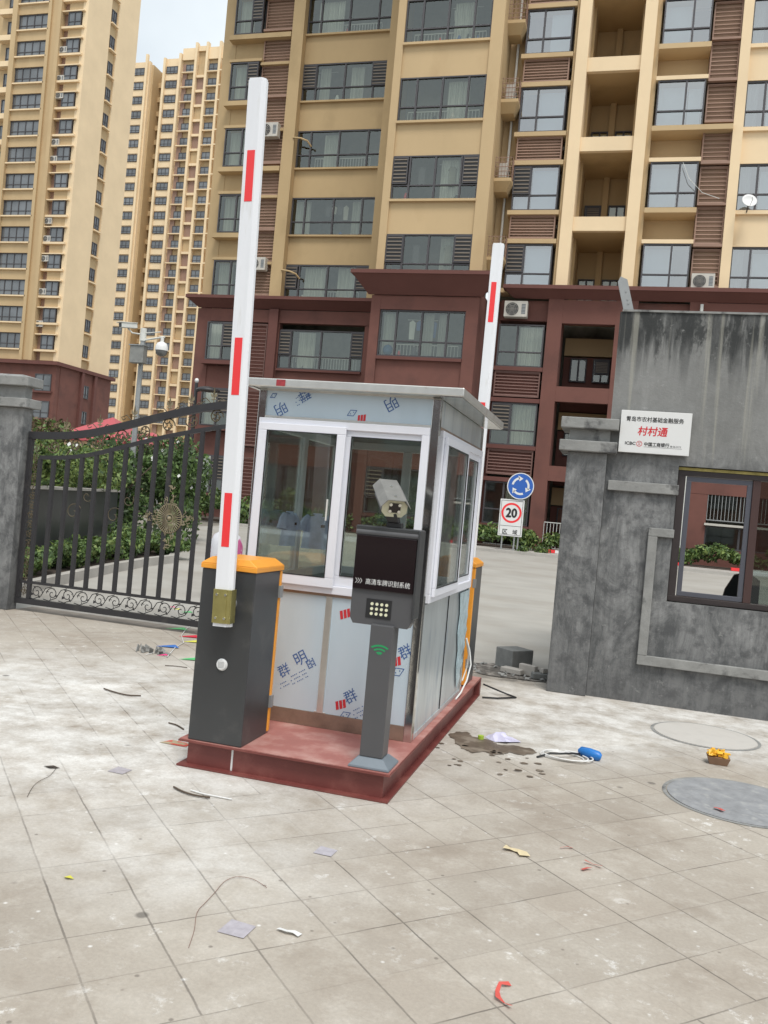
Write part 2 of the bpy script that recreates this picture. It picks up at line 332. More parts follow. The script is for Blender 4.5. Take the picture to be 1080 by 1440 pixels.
t.links.new(base, p.inputs['Base Color']); p.inputs['Roughness'].default_value = .8; p.inputs['Specular IOR Level'].default_value = .3
bp = t.nodes.new('ShaderNodeBump'); bp.inputs['Strength'].default_value = .35; bp.inputs['Distance'].default_value = .01
t.links.new(math_(t, 'SUBTRACT', math_(t, 'ADD', n_m, math_(t, 'MULTIPLY', n_f, .3)), math_(t, 'MULTIPLY', J, .8)), bp.inputs['Height']); t.links.new(bp.outputs[0], p.inputs['Normal'])
M['paving'] = m
M['road'] = mat('worn pale road concrete', (.37, .355, .325), .85, var=.08, scale=1.3, dirt=(.30, .275, .24), dscale=.7, dthr=(.45, .75), stretch=(.8, 1.2, 1), bump=.2, bscale=30)
M['ground'] = mat('bare ground', (.22, .20, .17), .9, var=.2, scale=.2)

ys = [-25, 9, 10, 15, 20, 25, 30, 60, 400]
def sheet(name, x0, x1, yy, dz, mt):
    b = MB()
    vs = [(x, y, gz(y)+dz) for y in yy for x in (x0, x1)]
    b.add(vs, [(2*i, 2*i+1, 2*i+3, 2*i+2) for i in range(len(yy)-1)]); return b.build(name, mt)
kind(sheet('ground', -400, 300, ys, -.012, M['ground']), 'structure')
kind(sheet('road', -14, 30, [9.05, 10, 15, 20, 25, 29.2], -.004, M['road']), 'structure')
kind(sheet('pavement', -25, 25, [-1.0, 9.05], .0, M['paving']), 'structure')
kind(sheet('street', -60, 60, [-16, -1.0], -.006, mat('dark asphalt for reflections', (.05, .05, .05), .85, var=.15, scale=3, bump=.3)), 'structure')  # unseen dark street, added behind the camera for glass and steel to reflect
b = MB(); b.add([(-7, 9.0, .004), (-.55, 9.0, .004), (-.55, 9.32, .004), (-7, 9.32, .004)], [(0, 1, 2, 3)])
b.add([(-7, 9.32, .004), (-.2, 9.32, .004), (-.2, 9.9, .004), (-7, 9.9, .004)], [(0, 1, 2, 3)], 1)
kind(b.build('path', [mat('gate threshold dirt', (.25, .22, .19), .9, var=.25, scale=4, bump=.3), mat('pale threshold', (.36, .34, .31), .9, var=.15, scale=4)]), 'structure')
# far kerb and verge beside the flats
b = MB(); b.box(-14, 30, 29.2, 29.4, .2, .53); b.box(-14, 30, 29.4, 31.2, .2, .52, 1)
kind(b.build('kerb', [M['kerb'], M['kerb']]), 'structure')
b = MB(); b.box(-22, 30, 31.2, 33.9, .2, .545)
kind(b.build('planting_strip', M['soil']), 'structure')
# planter kerb on the left
kp = [(-7.75, 9.9), (-8.05, 11.3), (-8.42, 13.25), (-8.62, 14.8), (-8.62, 15.8), (-8.95, 16.5), (-9.7, 17.1), (-11, 17.6), (-14, 18.3)]
b = MB()
for (a0, b0), (a1, b1) in zip(kp[:-1], kp[1:]):
    d = Vector((a1-a0, b1-b0)).normalized(); n = Vector((-d.y, d.x))*.14
    z0, z1 = gz(b0), gz(b1)
    b.add([(a0, b0, z0-.05), (a1, b1, z1-.05), (a1, b1, z1+.15), (a0, b0, z0+.15), (a0+n.x, b0+n.y, z0+.15), (a1+n.x, b1+n.y, z1+.15)], [(0, 1, 2, 3), (3, 2, 5, 4)])
kind(b.build('kerb', M['kerb']), 'structure')
b = MB(); n = len(kp)
b.add([(x, y, gz(y)+.11) for x, y in kp]+[(-25, 18.3, gz(18)+.11), (-25, 9.9, .11)], [tuple(range(n+2))])
kind(b.build('planting_bed', M['soil']), 'structure')
# puddle
def ragged(pts, amp, n, seed):
    q = random.Random(seed); out = []
    for i, (x, y) in enumerate(pts):
        x1, y1 = pts[(i+1) % len(pts)]
        for k in range(n): f = k/n; out.append((x+(x1-x)*f+q.uniform(-amp, amp), y+(y1-y)*f+q.uniform(-amp, amp)))
    return out
pts = [(-1.10, 6.37), (-1.02, 6.18), (-.95, 6.04), (-.86, 5.98), (-.80, 6.06), (-.70, 6.03), (-.62, 6.14), (-.52, 6.12), (-.45, 6.22), (-.47, 6.33), (-.62, 6.36), (-.72, 6.30), (-.82, 6.40), (-.93, 6.42), (-1.0, 6.52), (-1.07, 6.47)]
pts = ragged(pts, .014, 5, 4)
b = MB(); b.add([(x, y, .004) for x, y in pts], [tuple(range(len(pts)))])
for i in range(26):
    sx_, sy2, sr = rnd.uniform(-1.15, -.35), rnd.uniform(5.55, 6.15), rnd.uniform(.008, .028); b.add([(sx_+sr*rnd.uniform(.7, 1.2)*math.cos(a), sy2+sr*rnd.uniform(.6, 1.1)*math.sin(a), .004) for a in [k*math.pi/5 for k in range(10)]], [tuple(range(10))])
o = b.build('water_puddle', mat('damp brown stain', (.13, .10, .075), .5, var=.3, scale=9, dirt=(.24, .20, .16), dscale=7, dthr=(.5, .62), spec=.5)); kind(o, 'structure')
# ------------------------------------------------------------------ steel platform
BX0, BX1, BY0, BY1, H = -2.42, -1.17, 5.38, 7.13, .165
pf = root('steel_platform', (-1.77, 6.4, 0), 'dark red steel beam platform carrying the booth and both barriers', 'platform')
b = MB()
def beam_x(x0, x1, y, s):      # I beam along x, outer face at y, s=+1 flange inward
    b.box(x0, x1, y, y+.10, .002, .012); b.box(x0, x1, y, y+.10, H-.016, H-.006); b.box(x0+.045, x1-.045, y+.045, y+.053, .012, H-.016)
beam_x(-2.43, -1.12, 4.68, 1)
b.build('front_beam', M['oxide'], pf)
for x, s in ((-1.12, -1), (-2.43, 1)):
    b = MB(); x2 = x+s*.10; a, c = min(x, x2), max(x, x2)
    b.box(a, c, 4.781, 7.85, .002, .012); b.box(a, c, 4.781, 7.85, H-.016, H-.006); q = x+s*.045; b.box(min(q, q+s*.008), max(q, q+s*.008), 4.733, 7.84, .012, H-.016)
    b.build('side_beam', M['oxide'], pf)
b = MB(); b.box(-2.43, -1.12, 7.851, 7.93, .002, H-.006); b.build('rear_beam', M['oxide'], pf)
b = MB(); b.box(-2.425, -1.125, 4.685, 7.925, H-.005, H); b.build('top_plate', M['oxidetop'], pf)
b = MB(); b.box(-2.10, -2.088, 4.7235, 4.726, .013, H-.018); b.box(-2.0985, -2.0895, 4.722, 4.7235, .02, H-.03); b.build('paint_mark', M['sign'], pf)
# ------------------------------------------------------------------ guard booth
gb = root('guard_booth', ((BX0+BX1)/2, (BY0+BY1)/2, H), 'small stainless steel guard booth with white framed windows and printed film', 'guard booth')
ZT, ZF, ZW = 2.36, 2.175, 1.045         # body top, window head, window sill
b = MB()
for x in (BX0, BX1-.055):
    for y in (BY0, BY1-.055): b2 = MB(); b2.box(x, x+.055, y, y+.055, H, ZT); b2.build('corner_post', M['steel'], gb, .004)
# front
b = MB(); b.box(BX0+.055, BX1-.055, BY0+.012, BY0+.02, ZF+.012, ZT); fp = b.build('fascia_panel', M['film'], gb)
b = MB(); b.box(BX0+.055, BX1-.055, BY0+.004, BY0+.02, ZF-.006, ZF+.012); b.box(BX0+.055, BX1-.055, BY0+.002, BY0+.03, ZT-.008, ZT+.004); b.build('trim', M['steelband'], gb)
def dashes(bb, x, z, ang, n, rows, y, s=.013):
    c, q = math.cos(R(ang)), math.sin(R(ang))
    for r_ in range(rows):
        for k in range(n):
            if (k*7+r_*3) % 5 == 0: continue
            px, pz = k*s, -r_*.024; w_ = s*.55
            P4 = [(px, pz), (px+w_, pz), (px+w_, pz+.006), (px, pz+.006)]
            bb.add([(x+a*c-d*q, y, z+a*q+d*c) for a, d in P4], [(0, 1, 2, 3)])
def emblem(bb, x, y, z):
    c, q = math.cos(R(33)), math.sin(R(33)); T = lambda k, l: (x+k*c-l*q, y, z+k*q+l*c)
    for k in range(5):
        for l in range(5):
            if (k*3+l*2) % 4 != 1: a, d = -.03+k*.012, -.03+l*.012; bb.add([T(a, d), T(a+.009, d), T(a+.009, d+.009), T(a, d+.009)], [(0, 1, 2, 3)])
def diamond(bb, x, z, ang, s, y, t_=.004):
    c, q = math.cos(R(ang)), math.sin(R(ang))
    o_ = [(s, 0), (0, s*.6), (-s, 0), (0, -s*.6)]; i_ = [(k*(1-2.2*t_/s), l*(1-2.2*t_/s)) for k, l in o_]
    T = lambda k, l: (x+k*c-l*q, y, z+k*q+l*c)
    vs = [T(*p_) for p_ in o_]+[T(*p_) for p_ in i_]; bb.add(vs, [(i, (i+1) % 4, 4+(i+1) % 4, 4+i) for i in range(4)])
    for dx in (-.3, .3): bb.add([T(dx*s+.09*s*math.cos(a), .09*s*math.sin(a)) for a in [k*math.pi/4 for k in range(8)]], [tuple(range(8))])
def redmark(bb, x, z, ang, s, y):
    c, q = math.cos(R(ang)), math.sin(R(ang)); T = lambda k, l: (x+k*c-l*q, y, z+k*q+l*c)
    for k0 in (-s, -.28*s, .42*s):
        bb.add([T(k0, -s*.75), (T(k0+.55*s, -s*.75)), T(k0+.85*s, s*.75), T(k0+.3*s, s*.75)], [(0, 1, 2, 3)])
def pb(par, fn, *a, m='bluetx', **k):      # every printed character or mark is its own piece on the film
    q = MB(); fn(q, *a, **k); q.build('print' if m == 'bluetx' else 'print_mark', M[m], par)
for ch_, x_, z_ in (('明', -2.26, 2.235), ('群', -2.10, 2.335), ('明', -1.50, 2.31)): pb(fp, letters, ch_, x_, BY0+.011, z_, .085, rot=212)
pb(fp, dashes, -2.17, 2.30, 32, 9, 3, BY0+.0108); pb(fp, diamond, -2.32, 2.32, 32, .03, BY0+.0105); pb(fp, diamond, -1.76, 2.235, 30, .04, BY0+.0106)
b = MB(); redmark(b, -1.695, 2.205, 10, .028, BY0+.0106); b.build('print_mark', M['redtx'], fp)
# front window: outer frame, left sash in front, right sash behind
y = BY0
b = MB(); b.ring(BX0+.02, BX1-.055, ZW, ZF-.006, .05, y-.012, y+.045, tb=.055); wf = b.build('window', M['white'], gb, .004)
b = MB(); b.ring(-2.385, -1.775, 1.085, 2.135, .06, y-.035, y-.0125, tt=.05, tb=.065); sL = b.build('sliding_sash', M['white'], wf, .004)
b = MB(); b.ring(-1.79, -1.225, 1.10, 2.125, .045, y+.005, y+.04, tb=.07); sR = b.build('sliding_sash', M['white'], wf, .004)
b = MB(); b.box(-2.326, -1.834, y-.026, y-.022, 1.149, 2.086); b.build('glass_pane', M['gl_booth'], wf)
b = MB(); b.box(-1.746, -1.269, y+.020, y+.024, 1.169, 2.081); b.build('glass_pane', M['gl_booth'], wf)
b = MB(); b.ring(-2.3265, -1.8335, 1.1485, 2.0865, .005, y-.037, y-.030); b.ring(-1.7465, -1.2685, 1.1685, 2.0815, .005, y+.000, y+.012); b.build('gasket', M['black'], wf)
b = MB(); b.box(-1.862, -1.852, y-.05, y-.035, 1.52, 1.66); b.build('handle', M['offwhite'], wf, .003)
# lower front
b = MB(); b.box(BX0+.055, -1.822, y+.012, y+.02, .262, ZW-.018); b.build('lower_panel', M['film'], gb)
pb(gb, letters, '群', -2.075, y+.0105, .505, .082, rot=33); pb(gb, letters, '明', -1.965, y+.0105, .60, .088, rot=33); pb(gb, dashes, -2.03, .46, 33, 10, 3, y+.0103)
pb(gb, emblem, -1.89, y+.0104, .578); pb(gb, dashes, -2.10, .40, 33, 6, 2, y+.0103)
b = MB(); b.box(-1.778, BX1-.055, y+.012, y+.02, .262, ZW-.018); b.build('lower_panel', M['film'], gb)
pb(gb, letters, '群', -1.60, y+.0105, .40, .085, rot=33); pb(gb, letters, '群', -1.262, y+.0105, .735, .085, rot=33); pb(gb, dashes, -1.58, .30, 33, 7, 3, y+.0103)
pb(gb, diamond, -1.625, .272, 30, .045, y+.0104); pb(gb, diamond, -1.30, .60, 30, .05, y+.0104)
for x_, z_ in ((-1.665, .335), (-1.69, .925), (-1.325, .66)): pb(gb, redmark, x_, z_, 22, .036, y+.0104, m='redtx')
b = MB(); b.box(-1.8215, -1.7785, y+.004, y+.025, .262, ZW-.018); b.box(-1.84, -1.76, y+.006, y+.02, .262, .27); b.build('centre_strip', M['steelband'], gb, .002)
b = MB(); b.box(BX0+.055, BX1-.055, y+.002, y+.03, H+.002, .2615); b.build('bottom_rail', M['rusty'], gb)
b = MB(); b.box(BX0+.055, BX1-.055, y+.002, y+.03, ZW-.0175, ZW-.001); b.build('sill_strip', M['rusty'], gb)
# right side
x = BX1
b = MB(); b.box(x-.02, x-.012, BY0+.055, BY1-.055, ZF+.012, ZT); b.build('fascia_panel', M['sidepanel'], gb)
b = MB(); b.box(x-.02, x-.003, BY0+.055, BY1-.055, ZF-.006, ZF+.012); b.build('trim', M['rusty'], gb)
b = MB(); b.ring(BY0+.11, BY1-.03, ZW, ZF-.006, .05, x-.045, x+.012, ax='x', tb=.06); ws = b.build('window', M['white'], gb, .004)
b = MB(); b.ring(BY0+.155, 6.38, 1.085, 2.135, .055, x+.0125, x+.033, ax='x'); b.build('sliding_sash', M['white'], ws, .004)
b = MB(); b.ring(6.36, BY1-.075, 1.10, 2.125, .055, x-.035, x-.002, ax='x'); b.build('sliding_sash', M['white'], ws, .004)
b = MB(); b.box(x+.020, x+.024, BY0+.209, 6.326, 1.139, 2.081); b.build('glass_pane', M['gl_booth'], ws)
b = MB(); b.box(x-.02, x-.016, 6.414, BY1-.129, 1.154, 2.071); b.build('glass_pane', M['gl_booth'], ws)
b = MB(); b.ring(BY0+.2085, 6.3265, 1.1385, 2.0815, .006, x+.028, x+.035, ax='x'); b.ring(6.4135, BY1-.1285, 1.1535, 2.0715, .006, x-.006, x-.0005, ax='x'); b.build('gasket', M['black'], ws)
b = MB(); b.box(x-.02, x-.012, BY0+.055, 6.28, .20, ZW-.01); b.build('lower_panel', M['sidepanel'], gb)
# the rear half with its film torn along a ragged edge
b = MB(); b.box(x-.02, x-.012, 6.292, BY1-.055, .20, ZW-.01); b.build('lower_panel', M['sidepanel'], gb)
b = MB(); b.box(x-.014, x-.006, 6.2805, 6.2915, .20, ZW-.01); b.build('seam_strip', M['black'], gb)
rag = [(6.70, ZW-.02), (7.13, ZW-.02), (7.135, .93), (7.11, .86), (7.15, .80), (7.10, .74), (7.17, .69), (7.08, .62), (7.15, .56), (7.02, .50), (7.10, .43), (6.98, .38), (7.02, .31), (6.90, .24), (6.86, .30), (6.80, .42), (6.82, .55), (6.74, .7), (6.77, .85)]
b = MB(); b.prism([(p_[0], p_[1]) for p_ in rag], x-.004+.001, x+.0005, 'x'); b.build('torn_film', mat('crinkled pale film', (.42, .55, .60), .25, var=.3, scale=12, bump=.6, bscale=18), gb)
b = MB(); b.box(x-.025, x-.004, BY0+.055, BY1, H+.002, .1995); b.build('bottom_rail', M['sidepanel'], gb)
# left and rear walls (seen through the panes)
x = BX0
b = MB(); b.box(x+.012, x+.03, BY0+.055, BY1-.055, H, ZW-.001); b.build('lower_panel', M['sidepanel'], gb)
b = MB(); b.box(x+.012, x+.03, BY0+.055, BY1-.055, ZF, ZT); b.build('fascia_panel', M['sidepanel'], gb)
b = MB(); b.ring(BY0+.055, BY1-.055, ZW, ZF-.001, .06, x-.01, x+.045, ax='x'); b.box(x-.005, x+.04, 6.22, 6.29, ZW+.06, ZF-.061); wl = b.build('window', M['white'], gb, .004)
b = MB(); b.box(x+.015, x+.019, BY0+.115, 6.22, ZW+.06, ZF-.06); b.box(x+.025, x+.029, 6.29, BY1-.115, ZW+.06, ZF-.06); b.build('glass_pane', M['gl_booth'], wl)
y = BY1
b = MB(); b.box(BX0+.055, BX1-.055, y-.03, y-.012, H, ZW-.001); b.build('lower_panel', M['sidepanel'], gb)
b = MB(); b.box(BX0+.055, BX1-.055, y-.03, y-.012, ZF, ZT); b.build('fascia_panel', M['sidepanel'], gb)
b = MB(); b.ring(BX0+.055, BX1-.055, ZW, ZF-.001, .06, y-.045, y+.01); b.box(-1.83, -1.76, y-.04, y+.005, ZW+.06, ZF-.061); wb = b.build('window', M['white'], gb, .004)
b = MB(); b.box(BX0+.115, -1.83, y-.02, y-.016, ZW+.06, ZF-.06); b.box(-1.76, BX1-.115, y-.03, y-.026, ZW+.06, ZF-.06); b.build('glass_pane', M['gl_booth'], wb)
b = MB(); b.box(BX0+.03, BX1-.03, BY0+.03, BY1-.03, H+.001, H+.02); b.build('floor_sheet', M['grey'], gb)
b = MB(); b.box(BX0+.03, BX1-.03, BY0+.03, BY1-.03, ZT-.03, ZT-.01); b.build('ceiling_panel', M['offwhite'], gb)
# roof
b = MB(); b.box(-2.475, -1.01, 5.27, 7.12, ZT+.004, ZT+.058); rf = b.build('roof', M['steelband'], gb, .006)
b = MB(); b.frus((-2.44, -1.045, 5.30, 7.09), (-2.2, -1.25, 5.5, 6.9), ZT+.0585, ZT+.085); b.build('roof_cap', M['offwhite'], rf)
b = MB(); b.box(-2.255, -2.195, 5.264, 5.2695, ZT+.010, ZT+.052); b.build('red_patch', mat('smudged red paint', (.35, .04, .05), .6, var=.3, scale=40), rf)
b = MB(); b.box(BX1+.005, -1.022, 5.29, 7.11, ZT-.002, ZT+.0035); b.build('soffit', M['steel'], rf)
b = MB(); b.box(-2.46, BX0-.005, 5.29, 7.11, ZT-.002, ZT+.0035); b.build('soffit', M['steel'], rf)
# shirts hanging in the booth
def shirt(cx, cy, z, sc, yaw, label):
    r_ = root('work_shirt', (0, 0, 0), label, 'shirt', 'pale blue shirts hanging in the booth')
    b = MB(); n = 22; rows = [(0, .16, .035), (-.03, .20, .06), (-.10, .22, .08), (-.25, .215, .085), (-.42, .22, .08), (-.56, .235, .075)]
    vs = []; fs = []
    for i, (dz, w_, d_) in enumerate(rows):
        for k in range(n):
            a = 2*math.pi*k/n; wob = 1+.10*math.sin(5*a+i*1.3)*(i/5)
            vs.append((w_*math.cos(a)*wob, d_*math.sin(a)*wob, dz+(.04*abs(math.cos(a)) if i == 0 else 0)*-1))
    fs = [(i*n+k, i*n+(k+1) % n, (i+1)*n+(k+1) % n, (i+1)*n+k) for i in range(len(rows)-1) for k in range(n)]
    b.add(vs, fs, 0, None, True); b.build('shirt_body', MS, r_)
    for s in (-1, 1):
        b = MB(); b.tube([(s*.14, 0, -.03), (s*.20, 0, -.10), (s*.245, -.01, -.20), (s*.26, -.01, -.27)], [.055, .068, .075, .085], 12); b.build('sleeve', MS, r_)
    b = MB(); b.add([(-.075, -.03, .0), (0, -.075, -.05), (.0, -.045, .03)], [(0, 1, 2)]); b.add([(.075, -.03, .0), (0, -.075, -.05), (.0, -.045, .03)], [(0, 2, 1)])
    b.tube([(.075*math.cos(a), .045*math.sin(a), .015) for a in [k*math.pi/6 for k in range(12)]]+[(.075, 0, .015)], .014, 6); b.build('collar', MS, r_)
    b = MB(); b.box(.04, .11, -.093, -.088, -.20, -.155); b.box(.05, .10, -.095, -.093, -.17, -.16); b.build('badge', M['textblack'], r_)
    b = MB(); b.tube([(-.16, 0, -.01), (0, 0, .035), (0, 0, .09), (.02, 0, .12), (.0, 0, .135)], .004, 5); b.build('hanger', M['grey'], r_)
    r_.location = (cx, cy, z); r_.rotation_euler = (0, 0, yaw); r_.scale = (sc, sc, sc); return r_
MS = mat('pale blue cotton', (.55, .64, .90), .85, var=.18, scale=9, bump=.5, bscale=12)
shirt(-2.24, 6.25, 1.535, .46, R(35), 'pale blue uniform shirt with dark badge hanging behind the left sash')
shirt(-2.30, 5.82, 1.54, .42, R(82), 'pale blue shirt hanging edge-on, farther left behind the glass')
# ------------------------------------------------------------------ barriers
def barrier(label, x0, x1, y0, y1, flip, bx, by, ztop, lean, reds):
    """cabinet with orange lid and door; boom bracket on its outer face"""
    r_ = root('barrier_cabinet', ((x0+x1)/2, (y0+y1)/2, H), label, 'barrier', 'barrier gates with raised booms')
    d = .035
    if not flip: ya, yb, da, db = y0, y1-d, y1-d+.002, y1
    else: ya, yb, da, db = y0+d, y1, y0, y0+d-.002
    b = MB(); b.box(x0, x1, ya, yb, H+.001, 1.19); b.build('cabinet_body', M['char'], r_, .006)
    b = MB(); b.box(x0, x1+.004, da, db, H+.012, 1.188); dr = b.build('door', M['orange'], r_, .005)
    for z in (.33, 1.02):
        b = MB(); b.box(x1-.012, x1+.014, da-.008 if not flip else da-.002, db+.004, z, z+.075); b.build('hinge', M['grey'], dr)
    b = MB(); e = .008; b.frus((x0-e, x1+e, y0-e, y1+e), (x0-e, x1+e, y0-e, y1+e), 1.191, 1.222); b.frus((x0-e, x1+e, y0-e, y1+e), (x0+.05, x1-.05, y0+.012, y1-.012), 1.222, 1.262)
    b.build('lid', M['orange'], r_, .004)
    s = -1 if not flip else 1; yf = y0 if not flip else y1
    if not flip:
        b = MB(); b.cyl((-2.195, yf-.001, .634), (-2.195, yf-.014, .634), .036, .028, 24); lp = b.build('round_lamp', M['sign'], r_)
        b = MB()
        for i in range(-3, 4):
            for j in range(-3, 4):
                if i*i+j*j < 9: b.cyl((-2.195+i*.0075, yf-.0141, .634+j*.0075), (-2.195+i*.0075, yf-.0155, .634+j*.0075), .0022, n=6)
        b.build('grille_dot', M['grey'], lp)
    # boom: hollow profile with bevelled side, raised
    T = Matrix.Translation((bx, by, .875)) @ Matrix.Rotation(lean, 4, 'Y')
    L = ztop-.875; w_ = .052; t_ = .03
    prof = [(-w_, -t_), (w_-.022, -t_), (w_, -t_*.3), (w_, t_*.6), (w_-.015, t_), (-w_, t_)]
    b = MB(); b.prism(prof, 0, L-.012, 'z', M=T); b.prism([(p_[0]*.93, p_[1]*.93) for p_ in prof], L-.012, L, 'z', M=T); bm = b.build('boom_arm', M['boom'], r_, .003)
    for z0, z1 in reds:
        b = MB(); b.box(-.030, .018, -t_-.0015, -t_-.0003, z0-.875, z1-.875, M=T)
        b.build('red_reflector', M['red'], bm)
    if not flip:
        b = MB(); b.box(-.056, .052, -t_-.008, -t_-.0016, .02, .215, M=T); b.box(.052, .058, -t_-.008, t_, .02, .215, M=T); br = b.build('clamp_plate', M['brass'], r_, .002)
        b = MB(); b.box(-.035, .03, -t_-.0105, -t_-.0081, .02, .215, M=T); b.build('stiffener', M['brass'], br)
        for dx in (-.03, .025):
            for dz in (.05, .185):
                b = MB(); b.cyl((dx, -t_-.0106, dz), (dx, -t_-.019, dz), .009, .0075, 10, M=T); b.build('bolt', M['bolt'], br)
    b = MB(); b.cyl((bx, yf, 1.0), (bx, by, 1.0), .035, n=16); b.build('axle', M['grey'], r_)
    return r_
barrier('front grey barrier cabinet with orange lid, lamp and tall raised white boom', -2.375, -2.03, 4.69, 5.10, False, -2.168, 4.60, 4.04, R(-1.35),
        [(1.335, 1.645), (2.21, 2.54), (3.325, 3.62)])
barrier('rear barrier cabinet behind the booth with orange door and raised white boom', -1.525, -1.18, 7.38, 7.77, True, -1.335, 7.95, 4.15, R(.2),
        [(3.42, 3.79), (2.35, 2.68), (1.3, 1.62)])
# ------------------------------------------------------------------ plate reader
kx = -1.26
k = root('plate_recognition_post', (kx, 4.80, H), 'charcoal post with black screen, keypad of pale lights and green symbol', 'entry terminal')
b = MB(); b.frus((-1.375, -1.135, 4.70, 4.93), (-1.375, -1.135, 4.70, 4.93), H+.001, H+.012); b.frus((-1.375, -1.135, 4.70, 4.93), (-1.333, -1.185, 4.745, 4.885), H+.012, H+.055); b.build('base_plate', mat('blue grey base paint', (.17, .20, .23), .4, var=.06), k, .003)
b = MB(); b.box(-1.327, -1.192, 4.75, 4.88, H+.055, .975); pole = b.build('pole', M['char2'], k, .006)
b = MB(); zc = .80; xc = -1.262
for r_, w_ in ((.058, .011), (.038, .010), (.016, .016)):
    n = 14; a0, a1 = R(48), R(132); vs = []
    for i in range(n+1):
        a = a0+(a1-a0)*i/n
        for q in (r_-w_/2, r_+w_/2): vs.append((xc+q*math.cos(a)*1.25, 4.7488, zc+q*math.sin(a)))
    b.add(vs, [(2*i, 2*i+1, 2*i+3, 2*i+2) for i in range(n)])
b.build('wireless_symbol', M['green'], pole)
hd = MB(); hd.prism([(-1.465, 1.0), (-1.445, .965), (-1.12, .965), (-1.10, 1.0), (-1.10, 1.50), (-1.465, 1.50)], 4.78, 4.86, 'y'); hd.build('housing', M['char2'], k, .006)
b = MB(); b.box(-1.472, -1.092, 4.775, 4.885, 1.502, 1.53); b.box(-1.0995, -1.085, 4.76, 4.89, 1.02, 1.528); b.build('hood', M['char'], k, .006)
b = MB(); b.box(-1.462, -1.103, 4.765, 4.7795, 1.165, 1.475); sc_ = b.build('screen', M['blackgl'], k, .003)
b = MB(); b.cyl((-1.468, 4.79, 1.49), (-1.10, 4.79, 1.49), .022, n=14); b.build('roller_trim', M['char2'], k)
b = MB(); letters(b, '高清车牌识别系统', -1.253, 4.764, 1.212, .034, width=.262)
for i in range(3):
    x_ = -1.447+i*.014
    for s in (-1, 1): b.add([(x_, 4.764, 1.212+s*.015), (x_+.003, 4.764, 1.212+s*.015), (x_+.014, 4.764, 1.212), (x_+.011, 4.764, 1.212)], [(0, 1, 2, 3)])
b.build('screen_lettering', M['sign'], sc_)
b = MB(); b.box(-1.372, -1.222, 4.7765, 4.7795, 1.005, 1.115); kp_ = b.build('keypad', M['black'], k)
for i in range(4):
    for j in range(3):
        b = MB(); b.cyl((-1.337+i*.029, 4.7764, 1.031+j*.028), (-1.337+i*.029, 4.772, 1.031+j*.028), .009, n=12); b.build('key_light', M['pale'], kp_)
# camera on the reader
c_ = root('surveillance_camera', (-1.25, 4.83, 1.53), 'grey box camera with cream face on top of the plate reader', 'camera')
b = MB(); b.box(-1.30, -1.215, 4.80, 4.86, 1.531, 1.56); b.frus((-1.295, -1.23, 4.79, 4.85), (-1.31, -1.24, 4.765, 4.83), 1.56, 1.61); b.build('bracket', M['black'], c_, .003)
Tc = Matrix.Translation((-1.272, 4.80, 1.665)) @ Matrix.Rotation(R(27), 4, 'Z') @ Matrix.Rotation(R(22), 4, 'X')
octo = [(-.05, -.06), (.05, -.06), (.078, -.03), (.078, .018), (.045, .052), (-.045, .052), (-.078, .018), (-.078, -.03)]
b = MB(); b.prism([(p_[0]*.95, p_[1]*.95) for p_ in octo], -.05, .20, 'y', M=Tc); b.build('camera_body', M['char2'], c_)
b = MB(); b.prism([(p_[0]*.93, p_[1]*.93) for p_ in octo], -.056, -.0505, 'y', M=Tc); fc = b.build('face', mat('cream camera face', (.60, .58, .42), .45, var=.08, scale=20), c_)
b = MB(); b.add([(-.088, -.085, .012), (-.052, -.085, .058), (.052, -.085, .058), (.088, -.085, .012), (-.088, .24, .012), (-.052, .24, .058), (.052, .24, .058), (.088, .24, .012),
                 (-.084, -.085, .012), (-.05, -.085, .054), (.05, -.085, .054), (.084, -.085, .012), (-.084, .24, .012), (-.05, .24, .054), (.05, .24, .054), (.084, .24, .012)],
                [(0, 1, 5, 4), (1, 2, 6, 5), (2, 3, 7, 6), (8, 12, 13, 9), (9, 13, 14, 10), (10, 14, 15, 11), (0, 8, 9, 1), (1, 9, 10, 2), (2, 10, 11, 3)], M=Tc); b.build('sun_shield', mat('worn grey metal hood', (.24, .235, .22), .42, metal=.3, var=.15, scale=14), c_)
b = MB()
for yy in (-.03, .12): b.cyl((.0, yy, .058), (.0, yy, .066), .008, n=10, M=Tc)
b.build('screw', M['bolt'], c_)
b = MB(); b.box(-.033, .033, -.0605, -.0565, -.028, .028, M=Tc); b.build('lens_window', M['blackgl'], fc)
for dx in (-.026, .026):
    for dz in (-.02, .02):
        b = MB(); b.cyl((dx, -.0606, dz), (dx, -.064, dz), .0095, n=12, M=Tc); b.build('led', M['bolt'], fc)
